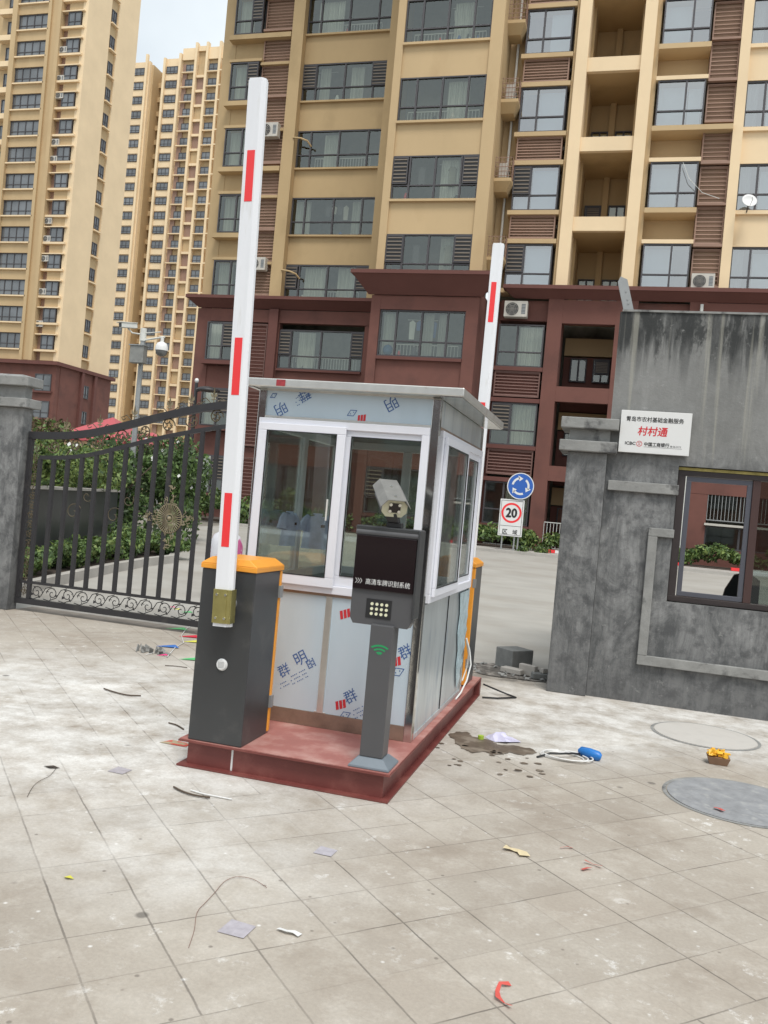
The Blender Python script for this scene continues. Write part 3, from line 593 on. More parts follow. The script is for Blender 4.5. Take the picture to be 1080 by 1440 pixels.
# ------------------------------------------------------------------ gatehouse and pillars (right)
def stained(name):
    m, t, p, V = nodes_chain(name)
    nd = t.nodes.new('ShaderNodeTexNoise'); nd.inputs['Scale'].default_value = 3.2; nd.inputs['Detail'].default_value = 10; nd.inputs['Roughness'].default_value = .78; nd.inputs['Distortion'].default_value = .9; t.links.new(mapping(t, V, (1, 1, .45)), nd.inputs['Vector']); n1 = nd.outputs['Fac']
    brush = noise(t, mapping(t, V, (16, 16, 1.8)), 1.5, 6, .7); n2 = noise(t, V, 6, 8, .7); n3 = noise(t, V, 40, 5)
    base = mixc(t, rng(t, math_(t, 'ADD', math_(t, 'MULTIPLY', n1, .75), math_(t, 'MULTIPLY', brush, .25)), .40, .60), (.105, .108, .11), (.285, .287, .285))
    base = mixc(t, math_(t, 'MULTIPLY', rng(t, n2, .48, .62), .7), base, (.085, .087, .09))
    sep = t.nodes.new('ShaderNodeSeparateXYZ'); t.links.new(V, sep.inputs[0])
    top = rng(t, sep.outputs['Z'], 2.85, 3.68)
    upper = rng(t, sep.outputs['Z'], 2.2, 2.5)
    base = mixc(t, math_(t, 'MULTIPLY', upper, .75), base, mixc(t, rng(t, noise(t, V, 1.2, 4), .35, .65), (.225, .225, .215), (.285, .285, .275)))
    st = noise(t, mapping(t, V, (5.5, 5.5, .28)), 1.4, 7, .6); fine = noise(t, mapping(t, V, (4, 4, 1.2)), 3, 8, .7)
    s = math_(t, 'MULTIPLY', rng(t, math_(t, 'ADD', st, math_(t, 'MULTIPLY', top, .16)), .54, .62), rng(t, top, .15, .7))
    base = mixc(t, math_(t, 'MULTIPLY', s, rng(t, fine, .3, .6, .5, .95)), base, (.07, .072, .072))
    blk = math_(t, 'MULTIPLY', rng(t, math_(t, 'ADD', sep.outputs['Z'], math_(t, 'MULTIPLY', noise(t, mapping(t, V, (5, 5, .6)), 2.2, 6, .7), .9)), 3.72, 3.9), rng(t, noise(t, mapping(t, V, (2.6, 2.6, 1.0)), 2.0, 9, .72), .43, .50))
    base = mixc(t, math_(t, 'MULTIPLY', blk, .9), base, (.045, .047, .047))
    pale = math_(t, 'MULTIPLY', rng(t, noise(t, mapping(t, V, (6, 6, .15), loc=(4, 1, 0)), 1.6, 5), .56, .64), upper)
    base = mixc(t, math_(t, 'MULTIPLY', pale, .5), base, (.37, .36, .31))
    low = math_(t, 'MULTIPLY', rng(t, sep.outputs['Z'], .75, .0), rng(t, n1, .36, .6)); base = mixc(t, math_(t, 'MULTIPLY', low, .7), base, (.09, .09, .092))
    base = mixc(t, math_(t, 'MULTIPLY', rng(t, noise(t, V, 13, 6, .7), .63, .70), .4), base, (.38, .38, .37))
    t.links.new(base, p.inputs['Base Color']); p.inputs['Roughness'].default_value = .9; p.inputs['Specular IOR Level'].default_value = .2
    bp = t.nodes.new('ShaderNodeBump'); bp.inputs['Strength'].default_value = .5; bp.inputs['Distance'].default_value = .012
    t.links.new(math_(t, 'ADD', n2, math_(t, 'MULTIPLY', n3, .4)), bp.inputs['Height']); t.links.new(bp.outputs[0], p.inputs['Normal']); return m
M['cement'] = stained('stained grey cement render')
gh = root('gatehouse', (1.5, 9.8, 0), 'unfinished grey cement gatehouse with black streaks and open window', 'gatehouse')
GX0, GX1, GY, GT, GB = -.17, 4.2, 8.62, 3.715, 11.0
ox0, ox1, oz0, oz1 = .46, 3.1, .985, 2.275
b = MB(); b.box(GX0-.03, ox0, GY+.001, GY+.22, 0, GT-.001); b.box(ox0, ox1, GY, GY+.22, 0, oz0); b.box(ox0, ox1, GY, GY+.22, oz1, GT); b.box(ox1, GX1, GY, GY+.22, 0, GT)
gh.location = (1.5, 9.8, 0)
def at0(o):     # material coordinates in world metres: keep mesh at world origin
    return o
w1 = b.build('front_wall', M['cement'], gh)
b = MB(); b.box(GX0, GX0+.2, GY+.22, GB, 0, GT-.02); b.box(GX1-.2, GX1, GY+.22, GB, 0, GT-.02); b.build('side_wall', M['cement'], gh)
b = MB(); b.box(GX0+.2, GX1-.2, GB-.2, GB, 0, .7); b.box(GX0+.2, GX1-.2, GB-.2, GB, 2.75, GT-.02); b.box(GX0+.2, .02, GB-.2, GB, .7, 2.75); b.box(3.3, GX1-.2, GB-.2, GB, .7, 2.75); b.build('rear_wall', M['cement'], gh)
b = MB(); b.box(GX0+.01, GX1-.01, GY+.23, GB-.01, GT-.16, GT-.022); b.build('roof_slab', M['greytrim'], gh)
b = MB(); b.box(GX0-.012, GX1, GY-.012, GY+.24, GT+.001, GT+.02); b.build('coping', M['greytrim'], gh)
b = MB(); b.box(GX0, .475, GY-.05, GY-.001, 1.995, 2.09); b.build('band_moulding', M['greytrim'], gh, .006)
b = MB(); b.box(.24, .47, GY-.05, GY-.001, 1.59, 1.67); b.box(.24, .325, GY-.05, GY-.001, .46, 1.59); b.box(.24, GX1, GY-.05, GY-.001, .37, .46); b.build('window_surround', M['greytrim'], gh, .006)
# window frame
fr = mat('dark bronze aluminium', (.055, .045, .045), .4, metal=.3, var=.1, scale=5)
b = MB(); b.ring(ox0+.005, ox1-.005, oz0+.01, oz1-.035, .05, GY+.06, GY+.16, tl=.07); wq = b.build('window', fr, gh, .003)
b = MB(); b.box(ox0+.005, ox1-.005, GY+.05, GY+.17, oz1-.034, oz1-.008); b.build('foam_strip', mat('yellow foam seam', (.42, .36, .13), .9, var=.3, scale=12), wq)
b = MB(); b.box(1.62, ox1-.005, GY+.02, GY+.058, oz0+.001, oz0+.018); b.build('foam_strip', mat('pale foam seam', (.62, .60, .38), .9, var=.2, scale=12), wq)
fr2 = mat('blue grey sash aluminium', (.12, .125, .15), .35, metal=.4)
b = MB(); b.ring(ox0+.085, 1.13, oz0+.065, oz1-.09, .045, GY+.075, GY+.105); b.build('sliding_sash', fr2, wq, .003)
mm = mat('brown mullion', (.065, .035, .032), .4)
b = MB(); b.box(1.132, 1.20, GY+.06, GY+.15, oz0+.062, oz1-.087); b.build('mullion', mm, wq, .003)
b = MB(); b.box(2.0, 2.06, GY+.06, GY+.15, oz0+.062, oz1-.087); b.build('mullion', mm, wq, .003)
b = MB(); b.box(1.2005, 1.9995, GY+.11, GY+.114, oz0+.062, oz1-.087); b.box(2.0605, ox1-.06, GY+.11, GY+.114, oz0+.062, oz1-.087); b.build('glass_pane', glass('dusty pane', .12, (.5, .55, .52)), wq)
b = MB(); b.ring(.03, 3.29, .71, 2.74, .06, GB-.14, GB-.06); b.box(1.9, 1.96, GB-.13, GB-.07, .77, 2.68); b.build('rear_window', fr, gh)
b = MB(); b.box(GX0+.2, GX1-.2, GY+.22, GB-.2, .001, .03); b.build('floor_slab', M['greytrim'], gh)
# chair back inside
ch = root('office_chair', (1.15, 9.5, .03), 'dark chair seen through the gatehouse window', 'chair')
b = MB(); b.box(.95, 1.42, 9.3, 9.75, .45, .53); b.build('seat', M['black'], ch, .02)
b = MB(); b.prism([(.98, .56), (1.42, .56), (1.42, 1.22), (1.30, 1.30), (1.17, 1.26), (1.09, 1.10)], 9.72, 9.79, 'y'); b.build('backrest', M['black'], ch, .02)
b = MB(); b.cyl((1.2, 9.52, .08), (1.2, 9.52, .45), .03)
for a in range(5): b.cyl((1.2, 9.52, .09), (1.2+.27*math.cos(a*1.257), 9.52+.27*math.sin(a*1.257), .055), .02, .014, 8)
b.build('base', M['black'], ch)
# bracket on the corner
b = MB(); T = Matrix.Translation((-.125, 8.66, 3.735)) @ Matrix.Rotation(R(-16), 4, 'Y')
b.box(-.045, .045, -.004, .004, 0, .30, M=T); b.box(-.045, -.037, .004, .07, 0, .30, M=T); b.add([(-.045, -.004, .30), (.045, -.004, .30), (-.01, -.004, .345), (-.045, .004, .30), (.045, .004, .30), (-.01, .004, .345)], [(0, 1, 2), (5, 4, 3), (0, 2, 5, 3), (1, 4, 5, 2)], M=T)
for q in (.07, .11, .19): b.cyl((.01, -.0041, q), (.01, -.010, q), .008, n=8, M=T)
tag(setgeo(b.build('angle_bracket', M['grey']), (-.12, 8.66, 3.735)), 'grey steel angle bracket leaning on the top corner of the gatehouse', 'bracket')
# right pillar with two-step cap
gp = root('gate_pillar', (-.38, 8.78, 0), 'mottled cement gate pillar with stepped cap beside the white bank sign', 'pillar', 'cement gate pillars')
b = MB(); b.box(-.575, -.202, 8.565, 8.98, 0, 2.34); b.build('shaft', M['cement'], gp, .008)
b = MB(); b.box(-.655, -.115, 8.49, 9.05, 2.341, 2.445); b.box(-.655, -.115, 8.49, 9.05, 2.56, 2.665); b.build('cap_slab', M['greytrim'], gp, .008)
b = MB(); b.box(-.575, -.19, 8.57, 8.97, 2.446, 2.559); b.build('neck', M['greytrim'], gp)
# left pillar
lp = root('gate_pillar', (-7.4, 9.1, 0), 'dark grey gate pillar cropped by the left edge of the photo', 'pillar', 'cement gate pillars')
b = MB(); b.box(-7.62, -7.02, 8.87, 9.04, 0, 2.44); b.build('shaft', M['cement'], lp, .008)
b = MB(); b.box(-7.72, -6.95, 8.81, 9.10, 2.441, 2.55); b.box(-7.72, -6.95, 8.81, 9.10, 2.70, 2.81); b.build('cap_slab', M['greytrim'], lp, .008)
b = MB(); b.box(-7.6, -7.04, 8.89, 9.02, 2.551, 2.699); b.build('neck', M['greytrim'], lp)
b = MB(); b.frus((-7.70, -6.97, 8.83, 9.08), (-7.6, -7.1, 8.9, 9.0), 2.811, 2.84); b.build('cap_top', M['greytrim'], lp)
# bank sign, nearly upright board fixed to the wall
sx0, sx1, sz0, sz1, sy = -.105, .535, 2.365, 2.765, 8.555
sg = root('notice_board', ((sx0+sx1)/2, sy, sz0), 'white enamel bank notice board with red and black Chinese lettering', 'sign')
b = MB(); b.box(sx0, sx1, sy, sy+.035, sz0, sz1); b.build('board', M['sign'], sg, .003)
cx = (sx0+sx1)/2
b = MB(); letters(b, '青岛市农村基础金融服务', cx-.01, sy-.0012, 2.685, .048, width=.52, bold=.0008)
letters(b, 'ICBC', sx0+.105, sy-.0012, 2.452, .028, width=.095, bold=.0012); letters(b, '中国工商银行', sx0+.345, sy-.0012, 2.452, .038, width=.225, bold=.001); letters(b, '青岛分行', sx0+.515, sy-.0012, 2.443, .018, width=.10)
b.add([(sx0+.23, sy-.0012, 2.424), (sx0+.575, sy-.0012, 2.424), (sx0+.575, sy-.0012, 2.426), (sx0+.23, sy-.0012, 2.426)], [(0, 1, 2, 3)]); b.build('lettering', M['textblack'], sg)
b = MB(); letters(b, '村村通', cx-.02, sy-.0012, 2.575, .085, width=.265, bold=.0022, shear=.12); ex, ez = sx0+.187, 2.452
vs = []
for i in range(24):
    a = i*math.pi/12; vs += [(ex+.027*math.cos(a), sy-.0012, ez+.027*math.sin(a)), (ex+.0225*math.cos(a), sy-.0012, ez+.0225*math.sin(a))]
b.add(vs, [(2*i, 2*((i+1) % 24), 2*((i+1) % 24)+1, 2*i+1) for i in range(24)])
for s in (-1, 1):
    for q in ((-.015, -.003, .011, .014), (-.015, -.003, -.014, -.011), (-.006, -.003, -.014, .014)):
        b.add([(ex+s*q[0], sy-.0013, ez+q[2]), (ex+s*q[1], sy-.0013, ez+q[2]), (ex+s*q[1], sy-.0013, ez+q[3]), (ex+s*q[0], sy-.0013, ez+q[3])], [(0, 1, 2, 3)])
b.build('red_lettering', M['redtx'], sg)
# ------------------------------------------------------------------ iron gate leaf
gt = root('iron_gate', (-5.6, 9.0, 0), 'black wrought iron gate leaf with curved top and bronze ornaments', 'gate')
import bisect
def lerp(tab, x):
    xs = [a for a, _ in tab]; i = max(1, min(len(xs)-1, bisect.bisect(xs, x))); (a, c), (d, e) = tab[i-1], tab[i]; f = (x-a)/(d-a)
    return c+(e-c)*f
top = [(-7.0, 2.125), (-6.7, 2.135), (-6.43, 2.155), (-6.1, 2.21), (-5.68, 2.325), (-5.35, 2.42), (-5.04, 2.505), (-4.78, 2.57), (-4.51, 2.62), (-4.31, 2.645)]
sec = [(-6.83, 1.865), (-6.6, 1.875), (-6.3, 1.91), (-6.05, 1.965), (-5.84, 2.03), (-5.5, 2.13), (-5.2, 2.215), (-4.85, 2.30), (-4.49, 2.375), (-4.33, 2.40)]
yG = 9.0
def rail(tab, w_, d_, name):
    b = MB(); n = 40; x0, x1 = tab[0][0], tab[-1][0]; vs = []
    sm = lambda x: sum(lerp(tab, x+q) for q in (-.12, -.06, 0, .06, .12))/5
    for i in range(n+1):
        x = x0+(x1-x0)*i/n; z = sm(x) if .15 < (x-x0) and x < x1-.15 else lerp(tab, x)
        vs += [(x, yG-d_, z-w_), (x, yG+d_, z-w_), (x, yG+d_, z+w_), (x, yG-d_, z+w_)]
    b.add(vs, [(4*i+k, 4*i+(k+1) % 4, 4*i+4+(k+1) % 4, 4*i+4+k) for i in range(n) for k in range(4)]+[(0, 3, 2, 1), (4*n, 4*n+1, 4*n+2, 4*n+3)]); return b.build(name, M['gateiron'], gt)
rail(top, .044, .03, 'top_rail'); rail(sec, .024, .022, 'curved_rail')
b = MB(); b.box(-7.0, -4.31, yG-.03, yG+.03, .085, .15); b.build('bottom_rail', M['gateiron'], gt)
b = MB(); b.box(-6.955, -4.361, yG-.02, yG+.02, .335, .365); b.build('lower_rail', M['gateiron'], gt)
b = MB(); b.box(-7.0, -6.955, yG-.03, yG+.03, .151, 2.09); b.build('stile', M['gateiron'], gt)
b = MB(); b.box(-4.36, -4.31, yG-.03, yG+.03, .151, 2.60); b.build('stile', M['gateiron'], gt)
x = -6.83; k_ = 0
while x < -4.42:
    z0 = .151 if k_ == 0 else .3655
    b = MB(); b.box(x-.021, x+.021, yG-.021, yG+.021, z0, lerp(sec, max(x, -6.83))-.015); b.build('bar', M['gateiron'], gt); x += .1935; k_ += 1
def spiral(cx, cz, r, turns, a0, s=1, n=26, y=None):
    return [(cx+s*r*(1-.85*i/n)*math.cos(a0+turns*2*math.pi*i/n), yG if y is None else y, cz+r*(1-.85*i/n)*math.sin(a0+turns*2*math.pi*i/n)) for i in range(n+1)]
b = MB(); x = -6.72; s = 1     # bottom scroll band
while x < -4.5:
    b.tube(spiral(x, .243, .078, 1.35, 0, s), .0055, 5); b.tube([(x-.12, yG, .17), (x-.04, yG, .155), (x+.06, yG, .2), (x+.12, yG, .3), (x+.2, yG, .325)], .0055, 5)
    for q in range(4):
        a = q*1.6+.4*s; lx, lz = x+.05*math.cos(a), .243+.045*math.sin(a)
        b.add([(lx, yG-.004, lz), (lx+.03*math.cos(a), yG-.006, lz+.012), (lx+.045*math.cos(a+.4), yG-.004, lz+.04*math.sin(a+.4)), (lx+.01, yG-.005, lz+.03*math.sin(a))], [(0, 1, 2, 3)])
    x += .215; s = -s
b.build('scroll_band', M['gateiron'], gt)
b = MB(); z = .24; s = 1        # side scroll panel
while z < 1.98:
    b.tube(spiral(-6.893, z, .052, 1.4, .7, s), .004, 5)
    for q in range(5):
        a = q*1.3+z; b.tube([(-6.893, yG, z), (-6.893+.03*math.cos(a), yG-.004, z+.04*math.sin(a)), (-6.893+.055*math.cos(a+.5), yG, z+.055*math.sin(a+.5))], .004, 4)
    z += .115; s = -s
b.build('scroll_panel', M['bronze'], gt)
x = -6.65; i = 0
while x < -4.45:                 # circles between the curved rails
    zm = (lerp(top, x)+lerp(sec, x))/2+.005; b = MB(); b.tube(spiral(x, zm, .088, 1.6, 0 if i % 2 else math.pi), .008, 5)
    for q in range(5):
        a = q*1.256; b.cyl((x+.03*math.cos(a), yG, zm+.03*math.sin(a)), (x+.06*math.cos(a), yG-.005, zm+.06*math.sin(a)), .012, .004, 6)
    b.build('scroll', M['bronze'], gt)
    x += .30; i += 1
for i, x in enumerate((-6.5, -6.05, -5.6, -5.15, -4.88, -4.60)):        # finials above the top rail
    z = lerp(top, x)+.036; b = MB(); b.cyl((x, yG, z), (x, yG, z+.10), .006, n=6)
    for s, h_ in ((0, .11), (-1, .06), (1, .06)):
        b.add([(x+s*.008, yG-.005, z+.06), (x+s*.04+(-.018 if s == 0 else 0), yG-.002, z+.06+h_*.45), (x+s*.035, yG-.005, z+.06+h_*1.15), (x+s*.008+(.018 if s == 0 else 0), yG-.008, z+.06+h_*.45)], [(0, 1, 2, 3), (3, 2, 1, 0)])
    b.cyl((x-.03, yG, z+.05), (x+.03, yG, z+.05), .007, n=6); b.build('finial', M['gold'], gt)
    b = MB()
    for s in (-1, 1): b.tube([(x+s*.03, yG, z), (x+s*.10, yG, z+.06), (x+s*.17, yG, z+.03), (x+s*.15, yG, z-.0), (x+s*.11, yG, z+.02)], .006, 5)
    b.build('scroll', M['bronze'], gt)
# round sunburst rosette with four leafy arms
rx_, rz_, ry = -5.02, 1.285, yG-.022; b = MB()
for q in range(36):
    a = q*math.pi/18; b.tube([(rx_+.045*math.cos(a), ry, rz_+.05*math.sin(a)), (rx_+.15*math.cos(a), ry-.012, rz_+.165*math.sin(a))], [.003, .0065], 5)
for rad in (.045, .155): b.tube([(rx_+rad*math.cos(a), ry, rz_+rad*1.08*math.sin(a)) for a in [i*math.pi/16 for i in range(33)]], .007, 6)
b.lathe([(.001, 0), (.02, .01), (.03, .03)], (0, 0, 0), 10, M=Matrix.Translation((rx_, ry-.03, rz_)) @ Matrix.Rotation(R(-90), 4, 'X'))
for a0, L_ in ((0, .30), (90, .36), (180, .32), (270, .34)):
    ca, sa = math.cos(R(a0)), math.sin(R(a0))
    for q in range(26):
        u_ = .15+rnd.random()*(L_-.15); v_ = (rnd.random()-.5)*.20*(1-(u_-.15)/(L_-.12)); px, pz = rx_+ca*u_-sa*v_, rz_+sa*u_+ca*v_
        an = rnd.random()*6.28; l_ = .022
        b.tube([(px, ry, pz), (px+l_*math.cos(an), ry-.006, pz+l_*math.sin(an)), (px+l_*1.6*math.cos(an+.7), ry, pz+l_*1.6*math.sin(an+.7))], .0055, 4)
b.build('rosette', M['gold'], gt)
b = MB()
for cx_ in (-6.3, -5.75): 
    b.tube(spiral(cx_, 1.25, .11, 1.1, .5, 1, y=yG-.016), .005, 5); b.tube(spiral(cx_+.17, 1.45, .08, 1.1, 2.5, -1, y=yG-.016), .005, 5)
b.build('scroll', M['bronze'], gt)
# ------------------------------------------------------------------ apartment building behind
ab = root('apartment_building', (-8, 36, .5), 'tan and beige apartment building with brown podium directly behind the booth', 'building')
def window(par, x0, x1, y, z0, z1, mull=(.5,), trans=.33, gl='gl_dark', shut=(), cur=None, bay=0, open_=None, sill=True, wcol='wframe'):
    """frame in the XZ plane; panes, curtain and shutters are sub-parts"""
    f = .05; b = MB(); b.ring(x0, x1, z0, z1, f, y-.05, y+.05)
    for q in mull: xm = x0+(x1-x0)*q; b.box(xm-.035, xm+.035, y-.045, y+.045, z0+f, z1-f)
    if trans: zt = z0+(z1-z0)*trans; b.box(x0+f, x1-f, y-.04, y+.04, zt-.025, zt+.025)
    if bay:     # glazed return on the right
        b.box(x1-.07, x1, y+.05, y+bay, z0, z0+f); b.box(x1-.07, x1, y+.05, y+bay, z1-f, z1); b.box(x0, x0+.07, y+.05, y+bay, z0, z1); b.box(x1-.06, x1-.002, y+bay-.08, y+bay, z0+f, z1-f)
    w_ = b.build('window', M[wcol], par)
    b = MB(); b.add([(x0+f, y+.01, z0+f), (x1-f, y+.01, z0+f), (x1-f, y+.01, z1-f), (x0+f, y+.01, z1-f)], [(0, 1, 2, 3)])
    if bay: b.add([(x1-.03, y+.05, z0+f), (x1-.03, y+bay-.08, z0+f), (x1-.03, y+bay-.08, z1-f), (x1-.03, y+.05, z1-f)], [(0, 1, 2, 3)])
    b.build('glass_pane', M[gl], w_)
    if cur:
        b = MB(); n = 40; zz = (z0+f, z1-f)
        for a, c in cur:
            xa, xc = x0+(x1-x0)*a, x0+(x1-x0)*c; vs = []
            for i in range(n+1): xx = xa+(xc-xa)*i/n; yy = y+.30+.03*math.sin(i*1.9); vs += [(xx, yy, zz[0]), (xx, yy, zz[1])]
            b.add(vs, [(2*i, 2*i+2, 2*i+3, 2*i+1) for i in range(n)])
        b.build('curtain', M['curtain'], w_)
    for a, c in shut:
        xa, xc = x0+(x1-x0)*a, x0+(x1-x0)*c; zt = z0+(z1-z0)*.36; b = MB(); b.ring(xa, xc, zt, z1-.06, .045, y-.085, y-.052)
        n = 7
        for i in range(n): q = zt+.09+(z1-.15-zt-.09)*i/(n-1); b.box(xa+.045, xc-.045, y-.08, y-.06, q-.022, q+.022, 1)
        b.box(xa+.045, xc-.045, y-.058, y-.054, zt+.045, z1-.105, 2)
        b.build('shutter', [M['wframe'], M['shutter'], M['black']], w_)
    return w_
def blind(par, x0, x1, y, z0, z1, mname='blind'):
    b = MB(); b.add([(x0, y, z0), (x1, y, z0), (x1, y, z1), (x0, y, z1)], [(0, 1, 2, 3)]); return b.build('blind', M[mname], par)
def railing(par, x0, x1, y, z0, z1, step=.13, m='offwhite'):
    b = MB(); b.box(x0, x1, y-.02, y+.02, z1-.03, z1); b.box(x0, x1, y-.015, y+.015, z0, z0+.025); n = int((x1-x0)/step)
    for i in range(n+1): x = x0+(x1-x0)*i/n; b.box(x-.009, x+.009, y-.009, y+.009, z0+.025, z1-.03)
    return b.build('railing', M[m], par)
def louver_box(par, x0, x1, y0, y1, z0, z1, m='louver', n=None):
    b = MB(); n = n or max(3, int((z1-z0)/.10)); b.ring(x0, x1, z0, z1, .05, y0, y0+.04)
    for i in range(n): z = z0+.07+(z1-z0-.14)*i/(n-1); b.frus((x0+.05, x1-.05, y0+.004, y0+.03), (x0+.05, x1-.05, y0+.02, y0+.045), z-.018, z+.018)
    b.box(x0, x1, y0+.10, y1, z0+.01, z1-.01, 1); b.box(x0, x0+.03, y0+.04, y0+.10, z0, z1); b.box(x1-.03, x1, y0+.04, y0+.10, z0, z1)
    return b.build('louvre_screen', [M[m], M['louverback' if m == 'louver' else 'brown']], par)
def part(name, m, *boxes, par=None, bevel=0):
    for q in boxes:
        b = MB(); b.box(*q); o = b.build(name, M[m] if isinstance(m, str) else m, par or ab, bevel)
    return o
ZB, ZP, ZTOP = .5, 10.2, 30.5
FL = [10.4+3*k for k in range(6)]            # beige sills
LV, BV, RV = 36.3, 32.0, 33.9
# interior partition (real back wall of the rooms) and floor slabs
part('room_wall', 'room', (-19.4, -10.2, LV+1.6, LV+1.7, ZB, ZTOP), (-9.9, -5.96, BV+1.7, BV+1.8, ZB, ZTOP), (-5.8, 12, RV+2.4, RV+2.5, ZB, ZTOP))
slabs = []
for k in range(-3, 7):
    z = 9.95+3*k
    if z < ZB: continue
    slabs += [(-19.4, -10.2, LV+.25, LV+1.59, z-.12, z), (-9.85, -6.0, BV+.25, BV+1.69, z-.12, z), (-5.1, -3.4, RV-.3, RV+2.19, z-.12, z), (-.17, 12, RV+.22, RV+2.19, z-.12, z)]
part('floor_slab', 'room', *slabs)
# ---- left wing, y = LV
P_ = [(-19.62, -18.98), (-16.12, -15.60), (-11.55, -10.0)]
part('wall', 'render_old', *[(a, c, LV-.02, LV+.25, ZP+.3, ZTOP) for a, c in P_], (-19.62, -19.42, LV+.25, LV+12, ZP, ZTOP))
part('pilaster', 'render_old', (-16.10, -15.55, LV-.42, LV-.021, ZP+.3, ZTOP)); part('pilaster', 'render_old', (-11.6, -11.15, LV-.22, LV-.021, ZP+.3, ZTOP))
for k, z in enumerate(FL):
    # spandrels, sill slabs
    zs = 1.33 if k else .1
    part('spandrel', 'render_old', (-18.979, -17.56, LV, LV+.2, z-zs, z-.005)); part('spandrel', 'render_old', (-15.599, -11.551, LV+.02, LV+.2, z-zs+.03, z-.005))
    part('sill', 'render_old', (-19.15, -17.4 if k % 2 else -16.13, LV-.45, LV-.001, z-.24, z-.03)) if k else None; part('sill', 'render_old', (-15.549, -11.601, LV-.12, LV+.019, z-.08, z+.0))
    part('sill', 'render_old', (-19.05, -17.45, LV-.42, LV-.001, z+1.75, z+1.87))
    sh = [((0, .14), (.84, 1)), (), (), ((0, .16), (.82, 1)), (), ((0, .15), (.85, 1))][k]
    window(ab, -15.55, -11.60, LV+.05, z, z+1.68, (.16, .5, .84), .36, 'gl_dark', sh, cur=[[(.2, .45), (.6, .8)], [(.02, .2), (.7, .83)], [(.3, .48)], [(.18, .3), (.55, .7)], [(.1, .4)], [(.2, .3)]][k])
    window(ab, -18.95, -17.58, LV-.36, z, z+1.72, (.62,), .36, 'gl_dark', ((.62, 1),) if k > 2 else (), cur=[(.1, .6)], bay=.34)
    if k % 2 == 0: railing(ab, -14.8, -12.2, LV+.45, z+.1, z+.62)
    for j in ((0, 1) if k else (1,)): louver_box(ab, -17.50, -16.14, LV-.2, LV+.3, z-1.28+j*1.5, z+.1+j*1.5, n=10)
    part('shelf', 'render_old', (-17.52, -16.13, LV-.36, LV-.201, z-1.42, z-1.30)) if k else None; part('shelf', 'louver', (-17.52, -16.13, LV-.36, LV-.201, z+.1, z+.2))
# ---- bay, y = BV
part('wall', 'render_old', (-5.99, -5.86, BV+.25, RV+.6, ZP+.3, ZTOP), (-10.0, -9.87, BV+.25, LV, ZP+.3, ZTOP))
part('pilaster', 'render', (-10.0, -9.70, BV-.02, BV+.25, ZP+.3, ZTOP)); part('pilaster', 'render', (-6.34, -5.86, BV-.02, BV+.25, ZP+.3, ZTOP))
for k, z in enumerate(FL):
    part('spandrel', 'render', (-9.699, -6.341, BV+.06, BV+.22, z-(1.31 if k else .1), z-.005)); part('sill', 'render', (-9.699, -6.341, BV-.08, BV+.059, z-.09, z))
    sh = [((0, .2), (.80, 1)), ((0, .18), (.82, 1)), (), (), (), ()][k]
    window(ab, -9.69, -6.35, BV+.1, z+.001, z+1.69, (.2, .5, .8), .33, 'gl_dark', sh, cur=[(.55, .8)] if k in (1, 2, 3) else [(.62, .78)])
    if k in (2, 3, 4): railing(ab, -9.4, -6.6, BV+.45, z+.08, z+.55)
# ---- right wing, y = RV
part('wall', 'render', (-5.859, -5.18, RV, RV+.2, ZP+.3, ZTOP), (-3.45, -3.24, RV, RV+.2, ZP+.3, ZTOP), (-.42, -.17, RV, RV+.2, ZP+.3, ZTOP), (1.50, 1.56, RV, RV+.2, ZP+.3, ZTOP))
for a, c in ((-3.24, -2.80), (-.86, -.42), (2.56, 2.90)): part('pilaster', 'render_pale', (a, c, 33.15, RV+.4, ZP+.3, ZTOP))
part('pilaster', 'render', (-3.35, -3.241, 33.3, RV+.2, ZP+.3, ZTOP)); part('pilaster', 'render', (-.419, -.25, 33.3, RV-.001, ZP+.3, ZTOP))
